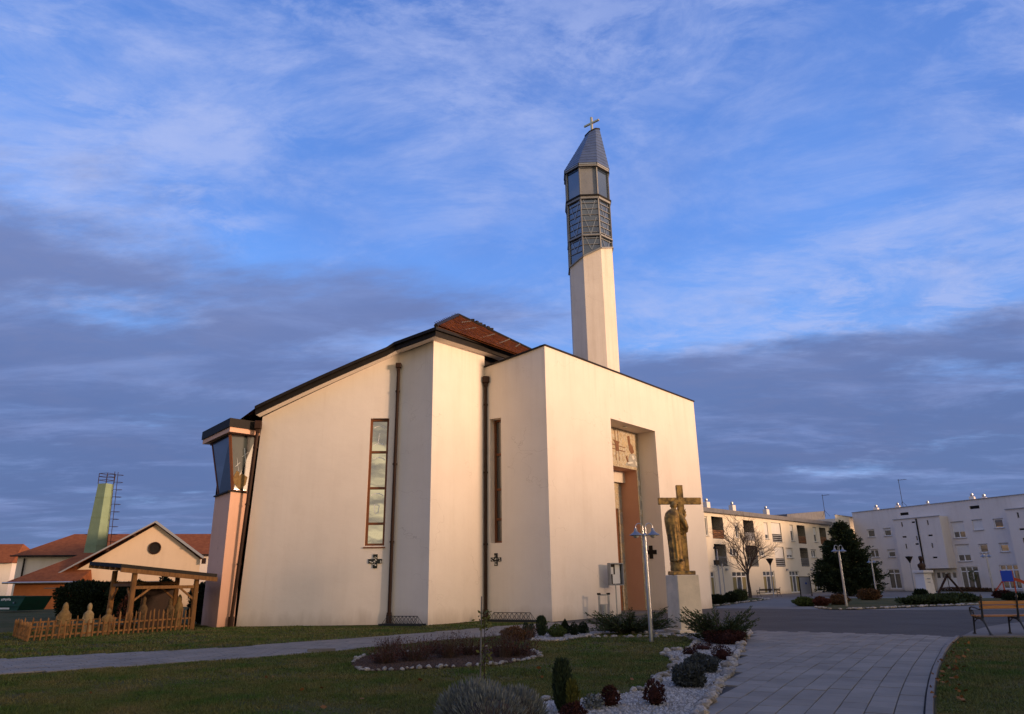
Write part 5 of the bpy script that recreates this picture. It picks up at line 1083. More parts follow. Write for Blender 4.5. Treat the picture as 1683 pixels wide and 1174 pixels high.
# ------------------------------------------------------------------ trees
def bare_tree(loc, h, label):
    t = thing('bare_tree', label, 'tree', loc); tr = MB(); cr = MB(); rnd = random.Random(5)
    tr.tube([(0, 0, -.1), (.02, 0, .8), (-.03, .03, 1.8), (.02, 0, 2.7)], [.20, .15, .13, .12], 9); tr.build('trunk', 'bark', t, loc=True, smooth=True)
    def grow(p, d, L, r, lev):
        q = p; pts = [p]
        for k in range(3): d = (d + Vector((rnd.gauss(0, .13), rnd.gauss(0, .13), rnd.gauss(.04, .07)))).normalized(); q = q + d * L / 3; pts.append(q)
        cr.tube(pts, [r, r * .85, r * .7, r * .55], 5 if lev < 2 else 3, False)
        if lev >= 5 or r < .006: return
        for k in range(3 if lev < 3 else 4):
            a = rnd.uniform(0, 6.28); s = rnd.uniform(.35, .75); x = d.orthogonal().normalized(); y = d.cross(x); nd = (d + (x * math.cos(a) + y * math.sin(a)) * s).normalized()
            st = pts[rnd.choice((1, 2, 3, 3))]; grow(st, nd, L * rnd.uniform(.62, .85), r * rnd.uniform(.5, .66), lev + 1)
    for k in range(7):
        a = k * 2.4; s = rnd.uniform(.35, .8); grow(Vector((0, 0, rnd.uniform(1.9, 2.7))), Vector((math.cos(a) * s, math.sin(a) * s, 1)).normalized(), h * .27, .075, 1)
    grow(Vector((0, 0, 2.6)), Vector((0, 0, 1)), h * .34, .10, 1)
    cr.build('crown', 'twig', t, loc=True)
bare_tree((23.2, 74.0, gz(74)), 7.0, 'leafless spreading tree in front of the cream apartment block')
def conifer(loc, h, w, label):
    t = thing('conifer_tree', label, 'tree', loc); m = MB(); m.tube([(0, 0, -.1), (0, 0, h * .5), (0, 0, h * .97)], [.22, .12, .02], 8); m.build('trunk', 'bark', t, loc=True)
    P = []; D = []; rnd = random.Random(3); br = MB()
    for k in range(330):
        f = rnd.random() ** 1.1; z = h * (.02 + .97 * f); a = rnd.uniform(0, 6.28); prof = (1 - f) ** .85 * (1.08 if f > .12 else .90 + 1.5 * f); L = w * prof * rnd.uniform(.65, 1.08) + .15
        d = Vector((math.cos(a), math.sin(a), rnd.uniform(-.05, .45))); n = int(34 + 60 * L)
        br.tube([(0, 0, z), tuple(Vector((0, 0, z)) + d * L * .9)], [.025, .006], 3, False)
        for s in np.linspace(.25, 1, n):
            sp_ = .22 * (1 - s) + .10; c = Vector((0, 0, z)) + d * (L * s) + Vector((rnd.gauss(0, sp_), rnd.gauss(0, sp_), rnd.gauss(-.02, sp_ * .7))); P.append(c); D.append(d)
    P = np.array([tuple(p) for p in P]); D = np.array([tuple(d) for d in D]); P[:, 2] = np.maximum(P[:, 2], .03)
    V, F = leaves(P, D, .26, .45, .35); link('crown', mesh_np('crown', V, F), MATS['conifer_green'], t); br.build('branches', 'bark', t, loc=True)
conifer((34.2, 76.5, gz(76.5)), 7.3, 3.7, 'large dark conifer in front of the apartment corner')

# ------------------------------------------------------------------ lamps, benches, monument, playground
def twin_lamp(loc, label, rz=0.0, s=1.0):
    t = thing('street_lamp', label, 'lamp post', loc, rz, 'twin-headed park lamps'); t.scale = (s, s, s)
    m = MB(); m.tube([(0, 0, -.02), (0, 0, 2.46)], [.058, .048], 12); m.build('pole', 'steel', t, loc=True, smooth=True)
    m = MB(); m.lathe([(.055, 0), (.055, .05), (.02, .09)], (0, 0, 2.46), 10); m.build('pole_cap', 'zinc', t, loc=True)
    for sg in (-1, 1):
        m = MB(); m.tube([(sg * .035, 0, 2.42)] + [(sg * (.125 - .09 * math.cos(R(a))), 0, 2.69 + .10 * math.sin(R(a))) for a in range(0, 181, 20)] + [(sg * .215, 0, 2.64)], .011, 6); m.build('arm', 'steel', t, loc=True, smooth=True)
        m = MB(); m.lathe([(.016, .185), (.035, .17), (.045, .10), (.065, .075), (.16, .012), (.165, 0), (.15, -.004), (.02, .03)], (sg * .215, 0, 2.50), 18); sh = m.build('lamp_shade', 'lamp_shade', t, loc=True, smooth=True)
        m = MB(); m.lathe([(.085, .02), (.08, -.02), (.05, -.055), (.005, -.07)], (sg * .215, 0, 2.50), 14); m.build('lamp_bowl', 'lamp_glass', sh, loc=True, smooth=True)
twin_lamp((3.26, 18.31, 0), 'nearest steel twin-headed lamp on the lawn before the church portal')
twin_lamp((16.38, 37.19, 0.03), 'steel twin-headed lamp on the planted island before the conifer', .2, 1.05)
twin_lamp((33.6, 52.6, gz(52.6)), 'steel twin-headed lamp right of the bust monument, before the playground', .1, 1.1)
twin_lamp((27.6, 57.2, gz(57.2)), 'steel twin-headed lamp at the right side of the conifer', .3, 1.05)
def funnel_lamp(loc, h, label):
    t = thing('street_lamp', label, 'lamp post', loc, 0, 'funnel-headed lamps'); m = MB(); m.tube([(0, 0, -.02), (0, 0, h - .7)], [.06, .05], 8); m.build('pole', 'grey_paint', t, loc=True)
    m = MB(); m.lathe([(.06, 0), (.10, .15), (.34, .58), (.36, .66), (.05, .70)], (0, 0, h - .72), 14); m.build('lamp_head', 'dark_metal', t, loc=True)
funnel_lamp((25.3, 73.3, gz(73.3)), 3.75, 'dark funnel-headed lamp right of the bare tree')
funnel_lamp((41.4, 77.5, gz(77.5)), 3.9, 'dark funnel-headed lamp left of the bust monument')
t = thing('flood_lamp', 'slim pole with a small floodlight beside the church corner', 'lamp post', (13.2, 48.0, gz(48)))
m = MB(); m.tube([(0, 0, 0), (0, 0, 3.3)], [.06, .045], 8); m.build('pole', 'grey_paint', t, loc=True)
m = MB(); m.box((0, 0, 3.38), (.34, .28, .14), .3); m.box((-.1, 0, 2.45), (.28, .22, .3), .3); m.build('flood_head', 'dark_metal', t, loc=True)
m = MB(); m.tube([(.35, .25, 0), (.3, .2, 2.4)], .035, 6); m.build('stay_pole', 'grey_paint', t, loc=True)
# foreground bench, seen from behind
def bench(loc, rz, L, label, detail=True, group=None):
    t = thing('park_bench', label, 'bench', loc, rz, group)
    for x in ([0, L / 2, L] if detail else [0, L]):
        m = MB(); n = 7 if detail else 4
        m.tube([(x, -.34, .0), (x, -.28, .10), (x, -.17, .28), (x, -.10, .42)], [.030, .022, .022, .028], n); m.tube([(x, -.38, .012), (x, -.28, .012)], .022, n)
        m.tube([(x, .36, .0), (x, .33, .12), (x, .30, .30), (x, .27, .42)], [.026, .020, .022, .026], n); m.tube([(x, .32, .012), (x, .42, .012)], .022, n)
        m.tube([(x, -.12, .40), (x, .0, .385), (x, .14, .39), (x, .30, .43)], .026, n)
        m.tube([(x, -.20, .26), (x, -.02, .37), (x, .12, .38), (x, .26, .30)], .014, n)
        fr_ = m.build('leg_frame', 'cast_iron', t, loc=True, smooth=True)
        m = MB(); m.tube([(x, -.12, .40), (x, -.15, .60), (x, -.21, .86)], [.030, .024, .018], n); m.lathe([(.005, 0), (.03, .01), (.036, .05), (.018, .085), (.004, .12)], (x, -.215, .86), 8); m.build('back_upright', 'cast_iron', t, loc=True, smooth=True)
        if x != L / 2:
            m = MB(); m.tube([(x, -.155, .62), (x, -.05, .60), (x, .10, .63), (x, .27, .655), (x, .36, .63), (x, .385, .55), (x, .355, .47), (x, .29, .42)], .021, n)
            m.tube([(x, .30, .43), (x, .245, .49), (x, .255, .57), (x, .305, .58), (x, .325, .535), (x, .295, .51)], .013, n); m.build('armrest', 'cast_iron', t, loc=True, smooth=True)
    for k, (y, z, rx) in enumerate(((-.175, .655, -.22), (-.198, .755, -.22), (-.155, .555, -.22))[:3 if detail else 2]):
        if detail and k == 2: continue
        m = MB(); m.box((L / 2, y + .035, z), (L + .08, .035, .085), 0, rx); m.build('back_slat', 'bench_wood' if detail else 'brown_pipe', t, loc=True, bevel=.006)
    for y in ((-.06, .05, .16, .27) if detail else (-.02, .2)):
        m = MB(); m.box((L / 2, y, .435 + abs(y - .1) * .05), (L + .08, .09, .035)); m.build('seat_slat', 'bench_wood' if detail else 'brown_pipe', t, loc=True, bevel=.006)
    return t
bench((11.66, 19.0, .014), R(-2), 1.75, 'orange slatted bench with black cast-iron ends at the right edge')
bench((22.9, 77.6, gz(77.6)), R(45), 1.9, 'dark far bench left of the bare tree trunk', False, 'far benches')
bench((25.6, 78.6, gz(78.6)), R(20), 2.6, 'dark far bench right of the bare tree trunk', False, 'far benches')
t = thing('info_panel', 'grey blue standing information panel before the cream apartment block', 'panel', (30.4, 78.2, gz(78.2)), R(25))
m = MB(); m.box((0, 0, 1.05), (1.45, .06, 1.7)); m.build('board', 'info_grey', t, loc=True)
m = MB(); m.box((-.78, 0, .95), (.08, .08, 1.95)); m.box((.78, 0, .95), (.08, .08, 1.95)); m.box((0, 0, 1.95), (1.64, .08, .08)); m.build('frame', 'dark_metal', t, loc=True)
m = MB(); m.lathe([(.001, 0), (.11, .0), (.11, .02), (.001, .02)], (0, 0, 0), 12); q = m.build('emblem', 'panel_blue', t, loc=True); q.location = (.1, -.04, 1.3); q.rotation_euler = (R(90), 0, 0)
t = thing('bust_monument', 'white stone pillar carrying a dark bust on the planted island', 'monument', (30.2, 55.0, gz(55)), R(20))
m = MB(); m.box((0, 0, .12), (1.15, 1.15, .24)); m.hexa([(-.45, -.45, .24), (.45, -.45, .24), (.45, .45, .24), (-.45, .45, .24), (-.38, -.38, 1.75), (.38, -.38, 1.75), (.38, .38, 1.75), (-.38, .38, 1.75)]); m.box((0, 0, 1.84), (1.0, 1.0, .18)); m.build('pillar', 'white_plaster', t, loc=True, bevel=.02)
m = MB()
for k in range(3): m.box((-.02, -.43 + .02 * k, 1.35 - k * .25), (.34 - .06 * k, .02, .06))
m.build('inscription', 'grey_paint', t, loc=True)
def loft(prof, n=16):
    m = MB(); vs = []; fs = []
    for cx_, cy_, z, a, b in prof: vs += [(cx_ + a * math.cos(2 * math.pi * k / n), cy_ + b * math.sin(2 * math.pi * k / n), z) for k in range(n)]
    for i in range(len(prof) - 1):
        for k in range(n): fs.append((i * n + k, i * n + (k + 1) % n, (i + 1) * n + (k + 1) % n, (i + 1) * n + k))
    fs += [tuple(range(n))[::-1], tuple(range((len(prof) - 1) * n, len(prof) * n))]; m.v = vs; m.f = fs; return m
loft([(0, 0, 1.93, .22, .2), (0, 0, 2.05, .2, .18), (0, 0, 2.12, .30, .17), (0, 0, 2.24, .37, .17), (0, 0, 2.36, .35, .16), (0, 0, 2.43, .2, .14), (0, 0, 2.47, .09, .10), (0, -.03, 2.60, .09, .10), (0, -.04, 2.68, .12, .14), (0, -.03, 2.80, .135, .16), (0, -.01, 2.92, .11, .13), (0, 0, 2.97, .03, .04)]).build('bust', 'brown_pipe', t, loc=True, smooth=True)
t = thing('swing_frame', 'dark timber swing frame with crossed legs in the playground', 'swing', (46.6, 80.2, gz(80.2)), R(62))
for x in (-1.0, 1.0):
    for y in (-1.2, 1.2): m = MB(); m.tube([(x + (y * .15), y * 1.0, -.05), (x, -y * .06, 2.05)], .085, 6); m.build('leg', 'brown_pipe', t, loc=True)
m = MB(); m.tube([(-1.5, 0, 2.0), (1.5, 0, 2.0)], .08, 6); m.build('top_beam', 'brown_pipe', t, loc=True)
for x in (-.45, .45): m = MB(); m.tube([(x - .16, 0, 1.95), (x - .16, 0, .5)], .012, 4); m.tube([(x + .16, 0, 1.95), (x + .16, 0, .5)], .012, 4); m.box((x, 0, .5), (.42, .2, .04)); m.build('swing_seat', 'dark_metal', t, loc=True)
t = thing('playground_slide', 'red playground slide with blue panel tower', 'slide', (53.3, 80.6, gz(80.6)), R(-35))
for x in (-.5, .5):
    for y in (-.5, .5): m = MB(); m.tube([(x, y, -.05), (x, y, 2.35)], .06, 6); m.build('post', 'slide_red', t, loc=True)
m = MB(); m.box((0, -.55, 1.75), (1.05, .05, 1.1)); m.build('side_panel', 'panel_blue', t, loc=True)
m = MB(); m.box((0, 0, 1.2), (1.1, 1.1, .08)); m.build('platform', 'slide_red', t, loc=True)
m = MB(); pts = [(.55, 0, 1.3), (1.0, 0, 1.15), (2.4, 0, .35), (3.1, 0, .18)]
for a, b in zip(pts, pts[1:]): m.beam(a, b, .55, .05); m.beam((a[0], -.3, a[2] + .14), (b[0], -.3, b[2] + .14), .05, .3); m.beam((a[0], .3, a[2] + .14), (b[0], .3, b[2] + .14), .05, .3)
m.build('chute', 'slide_red', t, loc=True)
m = MB()
for k in range(5): m.beam((-.6 - .16 * k, -.3, 1.05 - .22 * k), (-.6 - .16 * k, .3, 1.05 - .22 * k), .12, .05)
m.beam((-.55, -.33, 1.2), (-1.5, -.33, 0), .06, .1); m.beam((-.55, .33, 1.2), (-1.5, .33, 0), .06, .1); m.build('ladder', 'slide_red', t, loc=True)
bush('shrub', 'dark red rounded bush left of the island lamp', 'shrub', (15.7, 38.6, .03), (.42, .38, .38), 2200, .09, 'dry_red')
bush('shrub', 'low green bush at the left end of the planted island', 'shrub', (15.0, 39.0, .03), (.55, .45, .36), 1800, .11, 'box_green')
bush('shrub', 'pale twiggy bush right of the island lamp', 'shrub', (17.1, 39.6, .03), (.5, .45, .45), 1800, .10, 'brown_shrub')
bush('shrub', 'reddish rounded bush on the island right of the conifer', 'shrub', (22.4, 47.5, gz(47.5) + .03), (.7, .6, .6), 3000, .12, 'brown_shrub')
bush('juniper_mat', 'wide low dark juniper before the bust monument', 'shrub', (21.4, 38.9, .03), (1.6, .7, .32), 4500, .16, 'juniper_green')
bush('juniper_mat', 'dark spreading juniper at the foot of the bust monument', 'shrub', (24.2, 41.5, .03), (1.3, .8, .36), 3500, .16, 'juniper_green')
bush('shrub', 'rounded bush below the bust at the monument foot', 'shrub', (28.7, 53.0, gz(53) + .03), (.5, .4, .5), 1800, .14, 'hedge_green')
bush('shrub', 'dark bush behind the near bench by the playground', 'shrub', (27.6, 41.5, .03), (.6, .5, .35), 1800, .13, 'hedge_green')
bush('shrub', 'red bush next to the playground slide', 'shrub', (31.0, 47.6, gz(47.6) + .03), (.6, .5, .4), 1600, .12, 'barberry_red')
bush('round_shrub', 'dark ball shrub at the church corner end of the grass island', 'shrub', (11.7, 43.6, .03), (.5, .45, .5), 2200, .10, 'hedge_green')
bush('round_shrub', 'dark ball shrub beside the slim floodlight pole', 'shrub', (13.2, 46.0, gz(46) + .03), (.42, .42, .55), 1800, .10, 'hedge_green')
bush('shrub', 'grey green bush right of the floodlight pole', 'shrub', (14.6, 48.8, gz(48.8) + .03), (.5, .45, .7), 2200, .11, 'juniper_green')
bush('low_hedge', 'low dark planting along the foot of the shaded apartment block', 'hedge', (55.2, 93.0, gz(93)), (.5, 7.5, .40), 5000, .16, 'brown_shrub', core=False)
bush('climbing_plant', 'small green wall plant between the ground-floor windows of the shaded block', 'plant', (56.0, 91.0, .6), (.35, .5, 1.3), 500, .12, 'box_green', stem=False, core=False)

# ------------------------------------------------------------------ statue of a robed figure holding a cross
t = thing('pedestal', 'pale stone pedestal under the bronze statue', 'pedestal', (4.80, 21.37, 0), R(16.3))
m = MB(); m.hexa([(-.36, -.36, -.02), (.36, -.36, -.02), (.36, .36, -.02), (-.36, .36, -.02), (-.345, -.345, 1.55), (.345, -.345, 1.55), (.345, .345, 1.55), (-.345, .345, 1.55)]); m.build('block', 'pedestal_stone', t, loc=True, bevel=.015)
m = MB(); m.box((0, 0, .05), (.92, .92, .10)); m.build('plinth', 'pedestal_stone', t, loc=True, bevel=.01)
ST = thing('bronze_statue', 'bronze statue of a robed person embracing a tall cross', 'statue', (4.80, 21.37, 1.55), R(6))
m = MB(); m.box((0.0, 0, .055), (.66, .52, .11)); m.build('base_slab', 'bronze', ST, loc=True, bevel=.015)
m = MB(); m.lathe([(.205, 0), (.215, .05), (.205, .14), (.215, .22), (.20, .27)], (-.10, 0, .11), 18); m.build('block', 'bronze', ST, loc=True, smooth=True)
m = MB(); m.box((.15, .05, .11 + 1.23), (.19, .12, 2.46)); m.box((.13, .0505, 2.10), (1.30, .115, .20)); m.build('cross', 'bronze', ST, loc=True, bevel=.012)
bm_ = MB(); n = 40; vs = []; fs = []
prof = [(.36, .185, .165, -.10), (.42, .20, .175, -.10), (.62, .20, .175, -.10), (.85, .205, .18, -.105), (1.10, .215, .18, -.115), (1.32, .235, .185, -.125), (1.48, .255, .185, -.13), (1.62, .262, .18, -.125), (1.74, .235, .165, -.11), (1.82, .165, .135, -.09), (1.87, .085, .085, -.07)]
for z, a, b, cx_ in prof:
    for k in range(n):
        ph = 2 * math.pi * k / n; amp = .10 * max(0, 1 - max(0, z - .9) / .7); fold = 1 + amp * math.sin(11 * ph + z * 1.2) + .03 * math.sin(5 * ph + 2)
        vs.append((cx_ - .05 + a * .90 * fold * math.cos(ph), -.06 + b * .95 * fold * math.sin(ph), z))
for i in range(len(prof) - 1):
    for k in range(n): fs.append((i * n + k, i * n + (k + 1) % n, (i + 1) * n + (k + 1) % n, (i + 1) * n + k))
fs += [tuple(range(n))[::-1], tuple(range((len(prof) - 1) * n, len(prof) * n))]; bm_.add(vs, fs)
def blob(mb, c, r):
    bmx = bmesh.new(); bmesh.ops.create_icosphere(bmx, subdivisions=3, radius=1); mb.add([(c[0] + v.co.x * r[0], c[1] + v.co.y * r[1], c[2] + v.co.z * r[2]) for v in bmx.verts], [tuple(v.index for v in f.verts) for f in bmx.faces]); bmx.free()
blob(bm_, (-.085, -.02, 1.97), (.095, .115, .125)); blob(bm_, (-.08, .085, 1.95), (.028, .035, .03)); blob(bm_, (-.18, -.02, 1.95), (.02, .03, .04)); blob(bm_, (.01, -.02, 1.95), (.02, .03, .04))
bm_.tube([(-.11, -.05, 1.82), (-.09, -.03, 1.92)], .07, 12)
def arm(pts, rad, hand, hd):
    bm_.tube(pts, rad, 12)
    blob(bm_, hand, (.045, .03, .055))
    for k in range(4): q = Vector(hand) + Vector((0, -.01, .045 - .03 * k)); bm_.tube([q, q + Vector(hd) * .05, q + Vector(hd) * .075 + Vector((0, .03, 0))], [.016, .015, .012], 6)
    q = Vector(hand); bm_.tube([q + Vector((0, -.02, .03)), q + Vector((.0, -.04, .075)), q + Vector((.03, -.03, .10))], [.016, .014, .012], 6)
arm([(.03, -.08, 1.72), (.14, -.15, 1.50), (.20, -.14, 1.33), (.21, -.07, 1.22), (.13, -.05, 1.19)], [.095, .085, .075, .06, .045], (.10, -.03, 1.18), (1, 0, 0))
arm([(-.08, .05, 1.72), (.07, .02, 1.66), (.20, -.03, 1.62), (.25, -.02, 1.72)], [.09, .075, .06, .045], (.245, .0, 1.77), (-1, 0, 0))
for x in (-.19, -.03): blob(bm_, (x, -.20, .40), (.05, .08, .035))
tmp = bm_.build('person', 'bronze', None); md = tmp.modifiers.new('r', 'REMESH'); md.mode = 'VOXEL'; md.voxel_size = .013; md2 = tmp.modifiers.new('s', 'SMOOTH'); md2.iterations = 1; md2.factor = .4
dg = bpy.context.evaluated_depsgraph_get(); me = bpy.data.meshes.new_from_object(tmp.evaluated_get(dg)); bpy.data.objects.remove(tmp)
me.materials.clear(); me.polygons.foreach_set('use_smooth', [True] * len(me.polygons)); o = link('person', me, MATS['bronze'], ST)

# ------------------------------------------------------------------ notice board, litter bin, bicycle racks, white plank
nb = fp(3.7, 0, -.50); t = thing('notice_board', 'grey metal notice case on a post beside the church portal', 'notice board', (nb.x, nb.y, 0), math.atan2(FU.y, FU.x) - R(18)); t.scale = (.88, .88, 1)
m = MB(); m.tube([(0, .06, -.02), (0, .06, 1.3)], .03, 8); m.build('post', 'steel', t, loc=True)
m = MB(); w, h, d = .80, .88, .20
m.box((0, .085, 1.66), (w, .03, h)); m.box((-w / 2 + .02, 0, 1.66), (.04, d, h)); m.box((w / 2 - .02, 0, 1.66), (.04, d, h)); m.box((0, 0, 1.66 + h / 2 - .02), (w - .08, d, .04)); m.box((0, 0, 1.66 - h / 2 + .02), (w - .08, d, .04)); m.build('case', 'panel_taupe', t, loc=True)
m = MB(); m.box((0, .06, 1.66), (w - .09, .012, h - .09)); m.build('back_panel', 'dark_metal', t, loc=True)
for (x, z, a, b) in ((-.20, 1.80, .20, .28), (.14, 1.84, .30, .40), (.06, 1.47, .44, .36)): m = MB(); m.box((x, .045, z), (a, .006, b)); m.build('paper_notice', 'paper', t, loc=True)
lb = fp(2.35, 0, -.75); t = thing('litter_bin', 'small steel litter bin hung between two posts near the church wall', 'bin', (lb.x, lb.y, 0), math.atan2(FU.y, FU.x) - R(35)); t.scale = (1.3, 1.3, 1.2)
for x in (-.15, .15): m = MB(); m.box((x, 0, .36), (.05, .05, .76)); m.build('post', 'steel', t, loc=True); m = MB(); m.box((x, 0, .77), (.09, .07, .06)); m.build('post_cap', 'dark_metal', t, loc=True)
m = MB(); m.box((0, 0, .74), (.30, .035, .05)); m.build('top_bar', 'steel', t, loc=True)
m = MB(); m.lathe([(.10, .10), (.125, .12), (.135, .45), (.125, .45), (.115, .14), (.02, .13)], (0, 0, 0), 14); m.build('bucket', 'zinc', t, loc=True, smooth=True)
def rack(a, b, label):
    a = Vector(a); b = Vector(b); d = b - a; L = d.length; t = thing('bicycle_rack', label, 'bicycle rack', tuple(a), math.atan2(d.y, d.x), 'bicycle racks at the church wall')
    m = MB(); m.box((L / 2, -.14, .05), (L, .05, .07)); m.box((L / 2, .14, .05), (L, .05, .07)); m.build('base_rail', 'cast_iron', t, loc=True)
    m = MB(); m.tube([(.26, 0, .33), (L - .26, 0, .33)], .014, 6); m.build('top_rail', 'cast_iron', t, loc=True)
    n = 9
    for k in range(n):
        x = .26 + (L - .52) * k / (n - 1); m = MB(); m.tube([(x - .16, -.13, .05), (x, 0, .33), (x + .16, -.13, .05)], .010, 5); m.tube([(x - .16, .13, .05), (x, 0, .33), (x + .16, .13, .05)], .010, 5); m.build('wheel_holder', 'cast_iron', t, loc=True)
rack((-4.75, 26.55, 0), (-3.15, 25.98, 0), 'black lattice bicycle rack by the left downpipe')
rack((-1.05, 28.35, 0), (0.78, 27.45, 0), 'black lattice bicycle rack under the narrow side window')
t = thing('white_slab', 'low white edged slab lying at the edge of the garden path', 'slab', (-4.33, 16.98, 0), math.atan2(.19, .63))
m = MB(); m.box((0, 0, .03), (.56, .20, .04)); m.build('slab', 'paver_bed', t, loc=True)
m = MB(); m.box((0, -.11, .04), (.60, .02, .045)); m.box((0, .11, .04), (.60, .02, .045)); m.build('edge_bar', 'kerb', t, loc=True)

# ------------------------------------------------------------------ garden plants
def spray(c, n, L, lean0, lean1, m_, name, label, leaf=.06, per=60, cat='shrub', group=None, droop=.12):
    t = thing(name, label, cat, c, 0, group); P = []; D = []; rnd = random.Random(int(c[0] * 100)); br = MB()
    for k in range(n):
        a = rnd.uniform(0, 6.28); el = rnd.uniform(lean0, lean1); l = L * rnd.uniform(.55, 1.05); d = Vector((math.cos(a) * math.cos(el), math.sin(a) * math.cos(el), math.sin(el))); side = Vector((-math.sin(a), math.cos(a), 0)); pts = []
        for s in np.linspace(.12, 1, per):
            p = d * (l * s) + Vector((0, 0, l * droop * (s - s * s))); w = .10 * L * (1.05 - s) + .012; off = rnd.uniform(-1, 1)
            P.append(tuple(p + side * off * w + Vector((0, 0, rnd.gauss(0, .018 * L))))); D.append(tuple(d + side * off * .8 + Vector((0, 0, .12))))
        br.tube([(0, 0, 0.02), tuple(d * l * .5 + Vector((0, 0, l * droop * .25))), tuple(d * l * .95)], [.012, .008, .003], 3, False)
    P = np.array(P); P[:, 2] = np.maximum(P[:, 2], .015); V, F = leaves(P, np.array(D), leaf, .22, .22); link('foliage', mesh_np('foliage', V, F), MATS[m_], t); br.build('branches', 'bark', t, loc=True)
spray((3.15, 21.2, 0), 100, 1.25, R(5), R(33), 'juniper_green', 'juniper', 'feathery spreading juniper left of the nearest lamp', .10, 75)
spray((4.90, 18.25, 0), 100, 1.10, R(8), R(48), 'juniper_green', 'juniper', 'feathery spreading juniper right of the statue pedestal', .09, 75)
def twiggy(c, r, h, n, label, m_='dry_red'):
    t = thing('barberry', label, 'shrub', c, 0, 'red brown barberry bushes'); a = rng.uniform(0, 6.28, n); s = rng.uniform(0, 1, n) ** .5
    B = np.column_stack([np.cos(a) * s * r * .55, np.sin(a) * s * r * .55, np.zeros(n)]); D = np.column_stack([np.cos(a) * s * r * .9, np.sin(a) * s * r * .9, np.full(n, h)]) * rng.uniform(.30, 1.0, (n, 1)) + np.column_stack([rng.normal(0, .10 * r, n), rng.normal(0, .10 * r, n), np.zeros(n)]) * 1.6; Sd = np.column_stack([-np.sin(a), np.cos(a), np.zeros(n)]) * .0045
    V = np.stack([B - Sd, B + Sd, B + D + Sd * .4, B + D - Sd * .4], 1).reshape(-1, 3); o = link('twigs', mesh_np('twigs', V, np.arange(4 * n).reshape(-1, 4)), MATS['twig'], t)
    k = int(n * 3.6); i = rng.integers(0, n, k); f = rng.uniform(.25, 1.0, k)[:, None]; P = B[i] + D[i] * f + rng.normal(0, .018, (k, 3)); P[:, 2] = np.maximum(P[:, 2], .01)
    V, F = leaves(P, rng.normal(0, 1, (k, 3)), .032, .5, .5); link('foliage', mesh_np('foliage', V, F), MATS[m_], t)
for k, (x, y, r, h, w) in enumerate(((-2.45, 14.35, .42, .52, 'leftmost reddish barberry bush in the stone-ringed mulch bed'), (-1.95, 14.75, .45, .60, 'tall reddish barberry bush second from the left in the mulch bed'), (-2.6, 15.7, .35, .45, 'small barberry bush at the back left of the mulch bed'), (-1.35, 15.2, .42, .50, 'reddish barberry bush in the middle of the mulch bed'), (-1.75, 16.1, .38, .45, 'barberry bush at the back middle of the mulch bed'), (-.90, 15.7, .40, .48, 'reddish barberry bush left of the staked sapling'), (-.25, 15.1, .38, .55, 'twiggy barberry bush right of the staked sapling'), (.05, 15.4, .40, .58, 'rightmost reddish barberry bush in the mulch bed'))):
    twiggy((x, y, .01), r * (.78 + .3 * ((k * 37) % 10) / 10), h * (.62 + .45 * ((k * 53) % 10) / 10), 240, w)
twiggy((.25, 19.25, 0), .28, .42, 160, 'loose pinkish twiggy bush at the left end of the gravel strip')
t = thing('young_sapling', 'young leafy sapling tied to a pale stake on the lawn', 'sapling', (-.56, 11.99, 0))
m = MB(); m.tube([(0, 0, -.02), (.01, 0, .6), (.02, 0, 1.22)], [.013, .012, .011], 7); m.build('stake', 'kerb', t, loc=True)
m = MB(); m.tube([(.06, 0, 0), (.07, .01, .5), (.06, 0, 1.0)], [.010, .008, .003], 6); m.build('stem', 'bark', t, loc=True)
k = 190; P = np.column_stack([rng.normal(.07, .055, k), rng.normal(0, .055, k), np.concatenate([rng.uniform(.10, .48, k // 2), rng.uniform(.72, 1.0, k - k // 2)])]); V, F = leaves(P, rng.normal(0, 1, (k, 3)), .06, .4, .55); link('foliage', mesh_np('foliage', V, F), MATS['leaf_yellow'], t)
t = thing('lavender_bush', 'large grey green lavender bush at the bottom edge', 'shrub', (-.25, 8.62, 0)); t.scale = (.93, .93, .93)
P = []; D = []
for cx_, cy_, r, h, n in ((-.22, .10, .50, .41, 3600), (.26, .08, .36, .33, 2200), (-.05, -.25, .45, .36, 2000)):
    d = ball(n); d[:, 2] = np.abs(d[:, 2]); q = d * rng.uniform(.70, .98, n)[:, None] * np.array([r, r * .9, h]) + np.array([cx_, cy_, 0]); P.append(q); D.append(d * .8 + np.array([0, 0, .75]))
P = np.concatenate(P); D = np.concatenate(D); V, F = leaves(P, D, .075, .22, .16); link('foliage', mesh_np('foliage', V, F), MATS['lavender'], t)
m = MB()
for cx_, cy_, r, h in ((-.22, .10, .40, .30), (.26, .08, .28, .24), (-.05, -.25, .36, .26)): m.lathe([(r, 0), (r * .95, h * .4), (r * .6, h * .85), (.02, h)], (cx_, cy_, 0), 12)
m.build('inner_twigs', 'bark', t, loc=True)
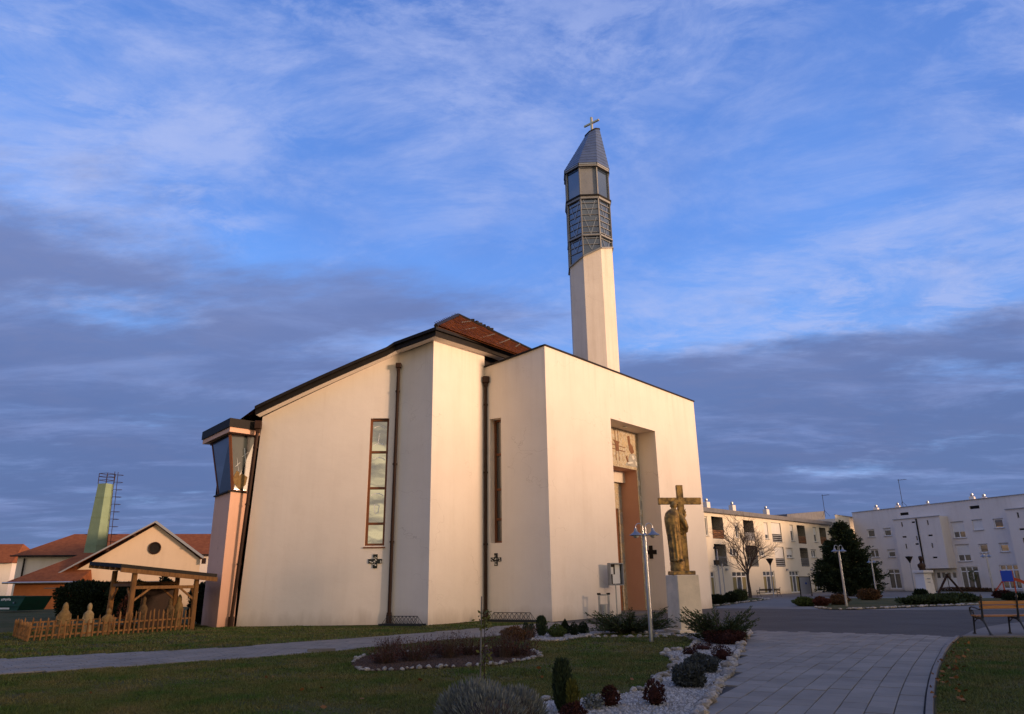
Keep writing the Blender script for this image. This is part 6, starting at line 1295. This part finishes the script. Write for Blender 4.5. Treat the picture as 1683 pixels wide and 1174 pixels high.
def columnar(c, r, h, n, m_, label, name='thuja'):
    t = thing(name, label, 'conifer', c); z = rng.uniform(.0, 1, n) ** .8; a = rng.uniform(0, 6.28, n); pr = np.clip(np.sin(np.pi * np.clip(z * .86 + .10, 0, 1)) ** .55, .1, 1) * r * rng.uniform(.72, 1.05, n); lob = 1 + .15 * np.sin(3 * a + 4 * z)
    P = np.column_stack([np.cos(a) * pr * lob, np.sin(a) * pr * lob, z * h * .93]); D = np.column_stack([np.cos(a) * .35, np.sin(a) * .35, np.ones(n)]); V, F = leaves(P, D, h * .13, .2, .3); link('foliage', mesh_np('foliage', V, F), MATS[m_], t)
    m = MB(); m.lathe([(r * .6, .01), (r * .72, h * .4), (r * .5, h * .7), (.005, h * .9)], (0, 0, 0), 9); m.build('inner_twigs', m_, t, loc=True); m = MB(); m.tube([(0, 0, -.02), (0, 0, h * .3)], .015, 5); m.build('stem', 'bark', t, loc=True)
columnar((.53, 8.98, 0), .095, .56, 1500, 'thuja_dark', 'dark columnar thuja at the bottom edge beside the lavender')
columnar((.63, 8.78, 0), .065, .37, 800, 'thuja_gold', 'small golden thuja leaning against the dark columnar one')
columnar((.70, 20.75, 0), .14, .52, 900, 'thuja_dark', 'small pointed conifer in the middle of the gravel strip')
columnar((.27, 20.25, 0), .09, .38, 500, 'thuja_dark', 'left one of the twin dwarf conifers on the gravel strip')
columnar((.42, 20.10, 0), .09, .36, 500, 'thuja_dark', 'right one of the twin dwarf conifers on the gravel strip')
def small(c, r, h, m_, label, n=900, leaf=.035, name='ball_shrub', **k): return bush(name, label, 'shrub', (c[0], c[1], 0), (r, r, h), n, leaf, m_, **k)
small((1.66, 9.38), .125, .26, 'barberry_red', 'dark red ball shrub on the gravel nearest the paved path')
small((1.12, 9.34), .11, .21, 'barberry_red', 'dark red ball shrub left of the nearest one on the gravel')
small((.62, 8.55), .13, .15, 'barberry_red', 'dark red ball shrub at the bottom edge below the thuja')
small((.90, 9.15), .12, .15, 'lavender', 'small loose grey plant between the thuja and the red balls', 350, .045, 'grey_plant', core=False, shell=.2)
small((2.41, 10.84), .22, .30, 'blue_conifer', 'low grey blue dwarf conifer nearer the camera on the gravel bed', 2600, .05, 'dwarf_conifer')
small((3.00, 12.45), .26, .26, 'blue_conifer', 'low grey blue dwarf conifer farther up the gravel bed', 2600, .05, 'dwarf_conifer')
small((3.80, 14.15), .19, .24, 'barberry_red', 'dark red shrub on the gravel beside the paved path stones')
small((3.45, 15.2), .14, .12, 'barberry_red', 'low red ground plant in the middle of the gravel bed', 500)
small((3.95, 16.2), .22, .12, 'barberry_red', 'low red ground plant below the right juniper', 500)
small((4.80, 17.50), .48, .30, 'barberry_red', 'dark red barberry in front of the right juniper', 2600, .045)
small((-.05, 18.95), .30, .36, 'brown_shrub', 'brown rounded shrub at the left end of the gravel strip', 2400, .045)
small((1.09, 20.24), .24, .30, 'box_green', 'green rounded box shrub on the gravel strip', 1800, .045)
small((1.38, 21.25), .17, .36, 'hedge_green', 'dark rounded shrub behind the green box shrub', 1400, .045, shape='cone')
small((1.60, 20.81), .15, .30, 'hedge_green', 'left one of the two dark ball shrubs beside the left juniper', 1200, .04)
small((1.90, 21.40), .14, .29, 'hedge_green', 'right one of the two dark ball shrubs beside the left juniper', 1200, .04)
